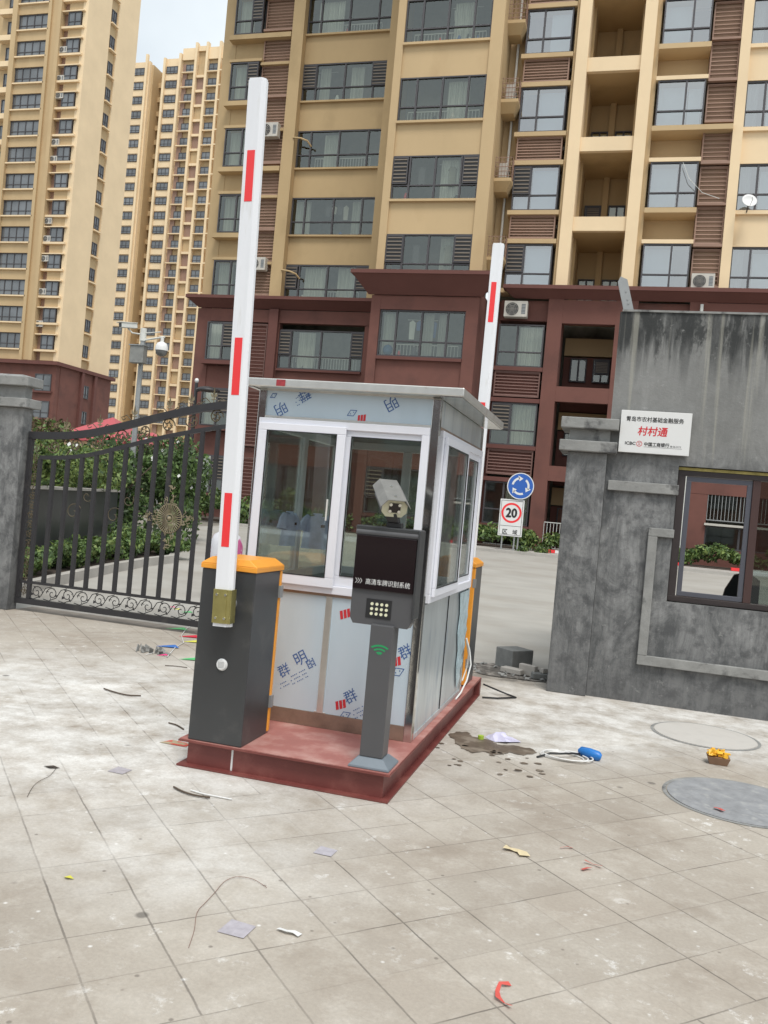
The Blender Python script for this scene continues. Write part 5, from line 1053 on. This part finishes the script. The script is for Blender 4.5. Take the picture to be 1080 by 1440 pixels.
# concrete blocks by the gap
def block(label, cx, cy, z, L, W, Hh, rz, m='block', grp='loose concrete blocks'):
    b = MB(); b.box(-L/2, L/2, -W/2, W/2, 0, Hh); o = b.build('concrete_block', M[m], None, .008); o.location = (cx, cy, z); o.rotation_euler = (0, 0, rz); return tag(o, label, 'block', grp)
block('big dark concrete block standing in the gap right of the booth', -1.02, 9.62, .005, .30, .28, .21, R(48))
block('flat pale brick lying left in front of the big dark block', -.98, 9.22, .012, .24, .115, .055, R(-22), 'kerb')
block('brick on edge leaning between the big block and the pillar', -.82, 9.20, .012, .20, .06, .115, R(-28), 'kerb')
block('grey brick lying closest to the mottled gate pillar', -.66, 9.12, .012, .22, .12, .06, R(15), 'block')
block('small broken brick piece on top of the pile by the pillar', -.64, 9.14, .073, .10, .07, .05, R(40), 'kerb')
b = MB()
for i in range(60): x, y = rnd.uniform(-1.5, -.58), rnd.uniform(8.95, 9.6); s = rnd.uniform(.006, .025); T = Matrix.Translation((x, y, s*.5+.005)) @ Matrix.Rotation(rnd.random()*6, 4, (1, .4, .6)); b.box(-s, s, -s*.7, s*.7, -s*.5, s*.5, M=T)
kind(b.build('rubble', M['greytrim']), 'stuff', 'small grey rubble scattered beside the gate pillar')
# sacks behind the boom
sk = root('rubbish_bag', (-5.72, 12.0, gz(12)), 'white and magenta plastic bag half hidden behind the front boom', 'bag')
b = MB(); b.lathe([(.05, 0), (.22, .02), (.27, .15), (.26, .5), (.25, .8), (.2, .95), (.09, 1.02), (.05, 1.08)], (-5.72, 12.0, gz(12)), 18); o = b.build('bag_body', mat('white magenta plastic', (.62, .62, .66), .4, dirt=(.45, .08, .22), dscale=3.2, dthr=(.52, .55), bump=.6, bscale=10), sk)
# manhole covers
def manhole(label, cx, cy, r, m):
    r_ = root('manhole_cover', (cx, cy, 0), label, 'manhole cover', 'round manhole covers'); b = MB()
    b.cyl((cx, cy, -.02), (cx, cy, .006), r, n=56); b.build('lid', m, r_)
    b = MB(); n = 56; vs = []
    for i in range(n):
        a = 2*math.pi*i/n
        for q in (r+.006, r+.03): vs.append((cx+q*math.cos(a), cy+q*math.sin(a), .003))
    b.add(vs, [(2*i, 2*i+1, 2*((i+1) % n)+1, 2*((i+1) % n)) for i in range(n)]); b.build('rim', M['greytrim'], r_)
manhole('blue grey round manhole cover at the right edge, nearest the camera', .86, 5.87, .44, mat('grey cast cover', (.27, .275, .285), .7, var=.2, scale=9, dirt=(.36, .36, .355), dscale=12, dthr=(.54, .68), bump=.4, bscale=35))
manhole('pale dust covered manhole outline near the gatehouse wall', .80, 7.62, .40, mat('dusty cover', (.53, .505, .47), .85, var=.08, scale=5, dirt=(.50, .48, .45), dscale=5, dthr=(.5, .7)))
# litter
def strip(pts, w_, z, name, m, label, cat, grp=None, seed=1):
    q = random.Random(seed); b = MB(); vs = []
    for i, (x, y) in enumerate(pts):
        d = Vector((pts[min(i+1, len(pts)-1)][0]-pts[max(i-1, 0)][0], pts[min(i+1, len(pts)-1)][1]-pts[max(i-1, 0)][1])).normalized(); h = z+q.uniform(.0, .012); k = w_*(.5+q.random())
        vs += [(x-d.y*k, y+d.x*k, h), (x+d.y*k, y-d.x*k, h+.004)]
    b.add(vs, [(2*i, 2*i+1, 2*i+3, 2*i+2) for i in range(len(pts)-1)]); cc = (pts[0][0], pts[0][1], 0)
    o = tag(setgeo(b.build(name, M[m] if isinstance(m, str) else m), cc), label, cat, grp); o.modifiers.new('solid', 'SOLIDIFY').thickness = .001; return o
def G(px, py, z=0):
    dx, dy = (px-540)/FPX, (720-py)/FPX; d = fw+rr*dx+uu*dy; t_ = (z-1.65)/d.z; return (d.x*t_, d.y*t_)
rd = mat('faded red plastic strip', (.62, .10, .08), .4)
strip([G(*p_) for p_ in ((717, 1386), (703, 1388), (699, 1398), (700, 1407), (709, 1413), (718, 1420))], .008, .004, 'plastic_strip', rd, 'curved red plastic strip at the bottom of the photo', 'plastic strip', 'red plastic scraps')
strip([G(*p_) for p_ in ((822, 1214), (834, 1217), (846, 1222))], .006, .004, 'plastic_strip', rd, 'thin red plastic scrap right of the pale paper', 'plastic strip', 'red plastic scraps', 2)
strip([G(*p_) for p_ in ((818, 1225), (826, 1223), (832, 1224))], .008, .004, 'plastic_strip', rd, 'short red scrap just below the thin one', 'plastic strip', 'red plastic scraps', 3)
strip([G(*p_) for p_ in ((788, 1194), (797, 1193), (805, 1194))], .007, .004, 'plastic_strip', rd, 'small red scrap farther up beyond the two others', 'plastic strip', 'red plastic scraps', 4)
strip([G(*p_) for p_ in ((1004, 1139), (1011, 1141), (1017, 1144))], .011, .008, 'plastic_strip', rd, 'crumpled red scrap on the edge of the manhole cover', 'plastic strip', 'red plastic scraps', 5)
pp = mat('stained cream paper', (.62, .52, .33), .8, var=.15, scale=20)
strip([G(*p_) for p_ in ((709, 1194), (717, 1196), (726, 1197), (734, 1201), (738, 1206))], .022, .004, 'paper_scrap', pp, 'torn cream paper scrap on the paving in front of the platform', 'paper', None, 6)
strip([G(*p_) for p_ in ((391, 1308), (402, 1313), (413, 1314), (422, 1317))], .016, .003, 'paper_scrap', M['sign'], 'small crumpled white scrap near the bottom centre', 'paper', None, 7)
b = MB(); x, y = G(96, 1236); b.add([(x-.022, y, .004), (x, y-.012, .012), (x+.026, y, .006), (x, y+.014, .010)], [(0, 1, 2, 3)]); o = tag(setgeo(b.build('fallen_leaf', mat('yellow leaf', (.55, .52, .06), .6)), (x, y, 0)), 'single yellow leaf lying on the left paving', 'leaf'); o.modifiers.new('solid', 'SOLIDIFY').thickness = .001
b = MB(); x, y = G(96, 1236)
film = mat('pale violet film', (.42, .395, .43), .25, var=.15, scale=25)
for (px, py), lb, s in (((457, 1198), 'violet film scrap nearer the platform', .045), ((332, 1307), 'larger violet film scrap toward the bottom of the photo', .055), ((168, 1084), 'faint violet film scrap left of the platform', .05)):
    x, y = G(px, py); b = MB(); b.add([(x-s, y-s*.9, .003), (x+s, y-s, .004), (x+s*1.1, y+s*.9, .003), (x-s*.8, y+s, .006)], [(0, 1, 2, 3)]); o = tag(setgeo(b.build('film_scrap', film), (x, y, 0)), lb+' lying flat', 'film scrap', 'violet film scraps'); o.modifiers.new('solid', 'SOLIDIFY').thickness = .0008
def wire(pts, r_, name, m, label, cat, grp=None, z=.006):
    P_ = [Vector((*G(a, c), z)) for a, c in pts]; out = []
    for i in range(len(P_)-1):
        for k in range(4):
            t_ = k/4; p0, p1, p2, p3 = P_[max(i-1, 0)], P_[i], P_[i+1], P_[min(i+2, len(P_)-1)]
            out.append(.5*((2*p1)+(-p0+p2)*t_+(2*p0-5*p1+4*p2-p3)*t_*t_+(-p0+3*p1-3*p2+p3)*t_**3))
    out.append(P_[-1]); b = MB(); b.tube(out, r_, 6); return tag(setgeo(b.build(name, M[m] if isinstance(m, str) else m), (P_[0].x, P_[0].y, 0)), label, cat, grp)
wire([(375, 1250), (355, 1238), (332, 1235), (315, 1242), (302, 1257), (290, 1270), (277, 1285), (273, 1310), (265, 1335)], .0012, 'thin_wire', mat('brown wire', (.22, .12, .09), .6), 'thin brown wire curling over the paving at lower left', 'wire')
wire([(244, 1109), (258, 1116), (275, 1121), (295, 1124)], .0055, 'twig', 'twig', 'dark bent stick lying before the platform left corner', 'stick', 'sticks on the ground', .01)
wire([(268, 1113), (285, 1118), (305, 1122), (326, 1126)], .004, 'twig', 'sign', 'pale stick lying beside the dark bent one', 'stick', 'sticks on the ground', .008)
wire([(146, 970), (158, 974), (178, 979), (198, 980)], .006, 'twig', 'twig', 'long dark stick on the pale ground left of the cabinet', 'stick', 'sticks on the ground', .01)
wire([(237, 1018), (248, 1021), (258, 1027)], .005, 'twig', 'twig', 'short dark stick close to the cabinet foot', 'stick', 'sticks on the ground', .008)
wire([(232, 937), (248, 938), (263, 940)], .004, 'twig', 'twig', 'thin stick beside the crumpled pennants', 'stick', 'sticks on the ground', .008)
wire([(80, 1080), (70, 1092), (55, 1100), (46, 1108), (38, 1122)], .0013, 'thin_wire', 'twig', 'fine dark wire among the dark spots at left', 'wire')
# leaf like dark flake
b = MB(); x, y = G(72, 1080); b.add([(x-.05, y, .004), (x, y-.02, .012), (x+.05, y+.01, .006), (x, y+.02, .01)], [(0, 1, 2, 3)]); o = tag(setgeo(b.build('dry_leaf', M['soil']), (x, y, 0)), 'dark dry leaf on the pale ground at left', 'leaf'); o.modifiers.new('solid', 'SOLIDIFY').thickness = .001
# cable coil with blue casing
wc = root('cable_coil', (*G(785, 1066), 0), 'white cable coil with black ends beside the blue casing', 'cable')
cxw, cyw = G(790, 1065); b = MB()
for k in range(3):
    b.tube([(cxw+(.15+.012*k)*math.cos(a)+.02*k, cyw+(.10+.01*k)*math.sin(a), .008+.006*k) for a in [i*math.pi/12+k for i in range(24)]], .005, 6)
b.build('white_loops', M['sign'], wc)
b = MB(); g1, g2 = G(755, 1066), G(815, 1064); b.tube([(*g1, .008), (cxw-.08, cyw-.02, .02), (cxw-.02, cyw-.03, .03), (cxw+.06, cyw+.03, .03), (*g2, .02)], .007, 6); b.build('black_lead', M['black'], wc)
x0_, y0_ = G(813, 1062); x1_, y1_ = G(845, 1071)
b = MB(); b.tube([(x0_, y0_, .03), (x0_+.02, y0_-.005, .035), ((x0_+x1_)/2, (y0_+y1_)/2, .036), (x1_-.02, y1_+.003, .034), (x1_, y1_, .03)], [.015, .032, .036, .034, .018], 12); bb_ = b.build('blue_casing', mat('bright blue plastic', (.02, .18, .55), .35), None); tag(setgeo(bb_, (x0_, y0_, 0)), 'bright blue plastic casing lying right of the white cable', 'plastic casing')
# snack box
cx_, cy_ = G(1009, 1074); sb = root('snack_box', (cx_, cy_, 0), 'small brown box of yellow peel left on the pale paving', 'box')
b = MB(); b.frus((cx_-.06, cx_+.06, cy_-.045, cy_+.045), (cx_-.078, cx_+.078, cy_-.06, cy_+.06), .002, .055); b.build('tray', mat('brown tray', (.22, .13, .08), .6, var=.1), sb)
b = MB()
for i in range(26):
    x, y = cx_+rnd.uniform(-.06, .06), cy_+rnd.uniform(-.045, .045); T = Matrix.Translation((x, y, .065+rnd.random()*.025)) @ Matrix.Rotation(rnd.random()*6, 4, (rnd.random(), rnd.random(), .3)); b.box(-.022, .022, -.014, .014, -.004, .004, M=T)
b.build('peel', mat('yellow peel', (.82, .45, .03), .5), sb)
# crumpled paper and green cap in the damp patch
cx_, cy_ = G(706, 1041); b = MB(); n = 10; vs = [(cx_, cy_, .06)]
for j in range(1, 4):
    for i in range(n): a = 2*math.pi*i/n; q = .03*j*rnd.uniform(.7, 1.3); vs.append((cx_+1.3*q*math.cos(a), cy_+q*math.sin(a), max(.004, .06-.02*j+rnd.uniform(-.012, .02))))
b.add(vs, [(0, 1+i, 1+(i+1) % n) for i in range(n)]+[(1+j*n+i, 1+(j+1)*n+i, 1+(j+1)*n+(i+1) % n, 1+j*n+(i+1) % n) for j in range(2) for i in range(n)])
tag(setgeo(b.build('crumpled_bag', mat('white violet plastic', (.62, .60, .78), .4)), (cx_, cy_, 0)), 'crumpled white plastic bag beside the damp stain', 'plastic bag')
cx_, cy_ = G(676, 1040); b = MB(); b.cyl((cx_, cy_, .005), (cx_, cy_, .03), .022, n=12); tag(setgeo(b.build('bottle_cap', mat('lime plastic', (.35, .50, .05), .5)), (cx_, cy_, 0)), 'small lime green cap on the damp stain', 'cap')
# cables at the torn corner of the booth
b = MB(); b.tube([(-1.16, 7.12, .62), (-1.13, 7.15, .52), (-1.11, 7.16, .40), (-1.12, 7.08, .28), (-1.14, 6.95, .20), (-1.15, 6.8, .175)], .007, 8); tag(b.build('white_cable', M['sign']), 'white cable hanging from the torn rear corner of the booth', 'cable', 'cables at the booth corner')
b = MB(); b.tube([(-1.16, 7.13, .60), (-1.14, 7.18, .48), (-1.15, 7.2, .36), (-1.16, 7.1, .27)], .006, 8); tag(b.build('white_cable', M['offwhite']), 'second thinner white cable looping inside the first', 'cable', 'cables at the booth corner')
b = MB(); b.tube([(-1.10, 7.95, .10), (-1.0, 8.05, .05), (-.9, 8.1, .012), (-.80, 8.0, .012), (-.95, 7.85, .012), (-1.08, 7.8, .012)], .008, 6); tag(b.build('black_cable', M['black']), 'dark cable curling on the ground behind the platform', 'cable')
# foil at the front corner of platform
b = MB(); x, y = G(245, 1046); b.add([(x-.09, y-.03, .004), (x+.10, y-.03, .004), (x+.09, y+.05, .004), (x-.04, y+.05, .008)], [(0, 1, 2, 3)]); o = tag(setgeo(b.build('wrapper', mat('printed wrapper', (.45, .38, .25), .4, dirt=(.6, .08, .06), dscale=18, dthr=(.5, .55))), (x, y, 0)), 'flat printed wrapper at the left corner of the platform', 'wrapper'); o.modifiers.new('solid', 'SOLIDIFY').thickness = .001
# pennant string
pn = root('pennant_string', (*G(250, 900), 0), 'string of small coloured plastic pennants on the ground by the gate', 'bunting')
P_ = [(205, 922), (222, 918), (235, 925), (246, 912), (258, 905), (255, 895), (262, 885), (272, 880), (276, 872)]
b = MB(); b.tube([(*G(*q), .01) for q in P_], .004, 5); b.build('cord', M['sign'], pn)
cols = [('blue', (.04, .16, .5)), ('green', (.10, .50, .18)), ('red', (.65, .03, .06)), ('yellow', (.70, .68, .10)), ('pink', (.75, .05, .22))]
for (px, py), ci, s, an in (((235, 911), 0, .12, 0), ((248, 886), 1, .13, .3), ((266, 897), 2, .12, .2), ((270, 904), 3, .1, 0), ((268, 878), 2, .09, .4), ((266, 929), 1, .10, .2), ((228, 923), 4, .05, .3), ((240, 855), 4, .06, .2), ((262, 862), 1, .08, .1), ((248, 858), 3, .06, 0)):
    x, y = G(px, py); b = MB(); b.add([(x-s, y-.02, .006), (x+s, y+.03, .012), (x+s*.2, y+s*1.0, .02)], [(0, 1, 2)]); o = b.build('pennant', mat(cols[ci][0]+' plastic flag', cols[ci][1], .4), pn); o.modifiers.new('solid', 'SOLIDIFY').thickness = .001
x, y = G(214, 918); b = MB()
for i in range(16): T = Matrix.Translation((x+rnd.uniform(-.16, .16), y+rnd.uniform(-.07, .07), .02)) @ Matrix.Rotation(rnd.random()*6, 4, (rnd.random(), rnd.random(), 1)); b.box(-.05, .05, -.02, .02, -.004, .004, M=T)
tag(setgeo(b.build('rag_heap', M['greytrim']), (x, y, 0)), 'crumpled dark grey rag at the end of the pennant string', 'rag')
# ------------------------------------------------------------------ planter wall, pavilions, vegetation
a0, a1 = Vector((-8.95, 11.25)), Vector((-11.3, 17.75)); d = (a1-a0).normalized(); nrm = Vector((-d.y, d.x))*.22
def wallseg(b, z0, z1, o=0, mi=0):
    p = [a0-nrm*o, a1-nrm*o, a1+nrm*(1+o), a0+nrm*(1+o)]; vs = [(q.x, q.y, z0) for q in p]+[(q.x, q.y, z1) for q in p]
    b.add(vs, [(0, 3, 2, 1), (4, 5, 6, 7), (0, 1, 5, 4), (1, 2, 6, 5), (2, 3, 7, 6), (3, 0, 4, 7)], mi)
pw = root('planter_wall', (a0.x, a0.y, 0), 'dark slate faced planter wall behind the iron gate', 'wall')
b = MB(); wallseg(b, 0, 1.42); b.build('facing', M['darkwall'], pw)
b = MB(); wallseg(b, 1.421, 1.47, .2); b.build('coping', M['kerb'], pw)
def foliage(b, c, rad, n, s, seed, flat=.7, shell=.55):
    q = random.Random(seed)
    lumps = [(Vector((q.uniform(-.6, .6)*rad[0], q.uniform(-.6, .6)*rad[1], q.uniform(-.45, .7)*rad[2])), q.uniform(.35, .62)) for _ in range(9)]
    for i in range(n):
        lc, lr = lumps[i % 9]; v = Vector((q.gauss(0, 1), q.gauss(0, 1), q.gauss(0, 1))).normalized()*(shell+(1-shell)*q.random()**.5)*lr
        p = Vector(c)+lc+Vector((v.x*rad[0], v.y*rad[1], v.z*rad[2]))
        if p.z < c[2]-rad[2]: continue
        ax = Vector((q.gauss(0, 1), q.gauss(0, 1), q.gauss(0, 1)*flat)).normalized(); bx_ = ax.orthogonal().normalized(); bx_ = (Matrix.Rotation(q.random()*6.28, 3, ax) @ bx_); cx_ = ax.cross(bx_); k = s*q.uniform(.6, 1.3)
        b.add([p-bx_*k, p+cx_*k*.45, p+bx_*k, p-cx_*k*.45], [(0, 1, 2, 3)], 0 if q.random() < .55 else (1 if q.random() < .6 else 2))
def shrub(label, c, rad, n, s, seed, mats=('leafA', 'leafB', 'leafC'), grp='shrubs in the planting beds', name='shrub', petals=0):
    g = max(0., c[2]-rad[2]); r_ = root(name, (c[0], c[1], g), label, 'shrub', grp)
    b = MB(); foliage(b, c, rad, n, s, seed); b.build('foliage', [M[q] for q in mats], r_)
    q = random.Random(seed+50); b = MB()
    for i in range(5): b.tube([(c[0]+q.uniform(-.1, .1), c[1], g-.05), (c[0]+q.uniform(-.4, .4)*rad[0], c[1]+q.uniform(-.3, .3)*rad[1], c[2]), (c[0]+q.uniform(-.6, .6)*rad[0], c[1]+q.uniform(-.4, .4)*rad[1], c[2]+rad[2]*.6)], .015, 5)
    b.build('stems', M['twig'], r_)
    if petals:
        b = MB()
        for i in range(petals):
            p = Vector((c[0]+q.uniform(-.8, .8)*rad[0], c[1]-q.uniform(.2, .9)*rad[1], c[2]+q.uniform(.1, .9)*rad[2])); k = .05
            b.add([p+Vector((-k, 0, 0)), p+Vector((0, -k*.5, -k)), p+Vector((k, 0, 0)), p+Vector((0, k*.3, k))], [(0, 1, 2, 3)])
        b.build('blossom', M['petal'], r_)
    return r_
# low hedge inside the kerb
b = MB(); i = 0
pts = [(-8.5, 10.4), (-9.3, 10.6), (-8.95, 16.3), (-8.55, 11.2), (-8.75, 12.2), (-8.95, 13.2), (-9.15, 14.1), (-9.2, 15.0), (-9.3, 15.8), (-9.9, 16.4), (-10.6, 16.9)]
for (x, y) in pts: foliage(b, (x, y, gz(y)+.30), (.40, .62, .25), 1300, .05, 100+i, .8, .35); i += 1
hd_ = b.build('hedge', [M['leafA'], M['leafB'], M['leafC']]); tag(hd_, 'low leafy hedge along the curved kerb behind the gate', 'hedge')
for i, (x, y, z, rx_, ry_, rz_) in enumerate(((-9.9, 12.2, 1.75, .8, .9, .55), (-10.5, 13.9, 1.8, .9, .9, .60), (-11.3, 15.8, 1.85, .9, .9, .55), (-11.9, 17.3, 1.85, .9, .9, .6))):
    shrub(['bright green shrub above the dark planter wall, far left', 'bright shrub second from the left above the planter wall', 'green shrub above the middle of the planter wall', 'green shrub above the right end of the planter wall'][i], (x, y, z), (rx_, ry_, rz_), 2600, .06, 10+i, ('leafC', 'leafA', 'leafB'), petals=16 if i in (0, 2) else 0)
shrub('tall dark green shrub behind the gate centre', (-11.9, 18.9, 1.35), (1.0, .9, 1.25), 5000, .075, 21, ('leafB', 'leafA', 'leafB'))
shrub('dark bushy shrub left of the garden lamp', (-11.6, 20.6, 1.25), (1.0, 1.0, 1.25), 5000, .075, 22, ('leafA', 'leafB', 'leafB'), petals=12)
shrub('broad dark shrub right of the planter wall', (-12.3, 17.6, 1.2), (.9, .9, 1.1), 4000, .07, 23, ('leafB', 'leafA', 'leafB'))
shrub('reddish dry shrub showing above the gate at far left', (-12.6, 15.0, 2.3), (1.3, 1.0, .75), 3200, .07, 24, ('leafD', 'leafA', 'leafD'), 'shrubs showing above the gate')
shrub('brownish shrub above the gate left of the camera pole', (-13.6, 17.5, 2.3), (1.4, 1.0, .8), 3200, .07, 25, ('leafD', 'leafA', 'leafC'), 'shrubs showing above the gate')
shrub('small leaning shrub right of the camera pole', (-13.2, 22.6, 2.2), (1.3, 1.0, .9), 3000, .08, 26, ('leafA', 'leafB', 'leafD'), 'shrubs showing above the gate', petals=14)
b = MB()
for i, (x, z) in enumerate([(-16.6+.9*k, .0) for k in range(7)]): foliage(b, (x, 30.3, .95+.15*(i % 3)), (.65, .6, .5+.12*(i % 2)), 900, .09, 200+i, .8, .35)
o = b.build('hedge', [M['leafA'], M['leafB'], M['leafC']]); tag(o, 'hedge at the foot of the flats right of the garden lamp', 'hedge')
b = MB()
for i in range(22): foliage(b, (-10.8+.85*i, 32.0-.35*(i > 3)+(.4 if i > 9 else 0), .82+.1*((i*7) % 3)), (.6, .45, .34+.08*(i % 2)), 620, .085, 300+i, .8, .35)
o = b.build('hedge', [M['leafA'], M['leafC'], M['leafB']]); tag(o, 'long low hedge along the brown base of the flats', 'hedge')
for i, (x, y) in enumerate(((-2.55, 30.4), (-3.2, 29.9))):
    shrub(['small green tuft on the verge right of the road signs', 'tiny weed tuft at the foot of the road signs'][i], (x, y, .60), (.3, .2, .14), 200, .06, 60+i, grp='tufts on the verge')
# striped kerb stones
for i, (x0_, x1_) in enumerate(((-2.5, -1.9), (1.35, 2.05), (3.6, 5.4))):
    b = MB(); n = 3 if i else 2
    for k in range(n): xx = x0_+(x1_-x0_)*k/n; b.box(xx, xx+(x1_-x0_)/n-.002, 30.95, 31.15, .53, .63, k % 2)
    tag(setgeo(b.build('striped_rail', [M['red'], M['sign']]), (x0_, 31.05, .53)), ['red and white striped bar on the verge left of the gatehouse pillar', 'short striped bar seen at the left of the gatehouse window', 'long striped bar seen through the gatehouse window'][i], 'barrier bar', 'striped bars on the verge')
# pavilions with red canvas roofs
def pavilion(label, cx, cy, w_, z, h, m):
    r_ = root('pavilion', (cx, cy, .5), label, 'pavilion', 'red roofed pavilions')
    b = MB(); hw = w_/2; b.add([(cx-hw, cy-hw, z), (cx+hw, cy-hw, z), (cx+hw, cy+hw, z), (cx-hw, cy+hw, z), (cx, cy, z+h), (cx-hw, cy-hw, z-.12), (cx+hw, cy-hw, z-.12), (cx+hw, cy+hw, z-.12), (cx-hw, cy+hw, z-.12)],
        [(0, 1, 4), (1, 2, 4), (2, 3, 4), (3, 0, 4), (5, 6, 1, 0), (6, 7, 2, 1), (7, 8, 3, 2), (8, 5, 0, 3)]); b.build('roof', m, r_)
    for sx_ in (-1, 1):
        for sy2 in (-1, 1):
            b = MB(); b.cyl((cx+sx_*(hw-.3), cy+sy2*(hw-.3), .4), (cx+sx_*(hw-.3), cy+sy2*(hw-.3), z-.05), .07, n=8); b.build('post', M['offwhite'], r_)
    b = MB(); b.box(cx-hw+.35, cx+hw-.35, cy-hw+.35, cy-hw+.5, .5, z-.13); b.box(cx+hw-.5, cx+hw-.35, cy-hw+.5, cy+hw-.35, .5, z-.13); b.build('wall', M['render_pale'], r_)
rm = mat('red canvas roof', (.46, .085, .10), .6, var=.08, scale=.6)
pavilion('nearer red roofed pavilion beyond the gate', -26.8, 41, 4.4, 3.75, 1.35, rm); pavilion('farther red roofed pavilion, lower and right of the nearer one', -30.6, 51.5, 3.6, 4.3, .85, rm)
wv = root('white_railing', (-17, 30, gz(30)), 'short white railing glimpsed between lamp and shrubs', 'railing')
b = MB(); b.box(-17.4, -16.2, 29.9, 29.95, 2.45, 2.6); b.box(-17.4, -16.2, 29.9, 29.95, 1.9, 1.98); b.build('rail', M['sign'], wv)
b = MB()
for x in (-17.35, -16.8, -16.25): b.box(x-.03, x+.03, 29.96, 30.02, .45, 2.6)
b.build('post', M['sign'], wv)
# unseen frontage added behind the camera for the panes and the steel to mirror
sf = root('unseen_mirror_building', (-3, -30, 0), 'long low brown shop building across the street, mirrored in the booth glass', 'building')
b = MB(); b.box(-45, 40, -40, -30, 0, 7.5); b.build('wall', M['brown'], sf)
b = MB(); b.box(-45.4, 40.4, -40.4, -29.5, 7.5, 7.9); b.build('cornice', M['browntrim'], sf)
for i in range(13): tower_window(sf, -43+6.3*i, -39.2+6.3*i, -29.8, .8, 3.2, n=3); tower_window(sf, -43+6.3*i, -39.2+6.3*i, -29.8, 4.4, 6.4, n=3)

b = MB(); q = random.Random(5); n = 22; vs = [(-1.0, 9.35, .0075)]+[(-1.0+(.62+.12*q.uniform(-1, 1))*math.cos(2*math.pi*i/n), 9.35+(.36+.08*q.uniform(-1, 1))*math.sin(2*math.pi*i/n), .0075) for i in range(n)]
b.add(vs, [(0, 1+i, 1+(i+1) % n) for i in range(n)]); kind(b.build('dirt_patch', mat('dark wet dirt', (.10, .09, .08), .9, var=.4, scale=14, dirt=(.24, .22, .20), dscale=9, dthr=(.5, .62), bump=.5)), 'stuff', 'dark dirt under the broken blocks beside the gate pillar')
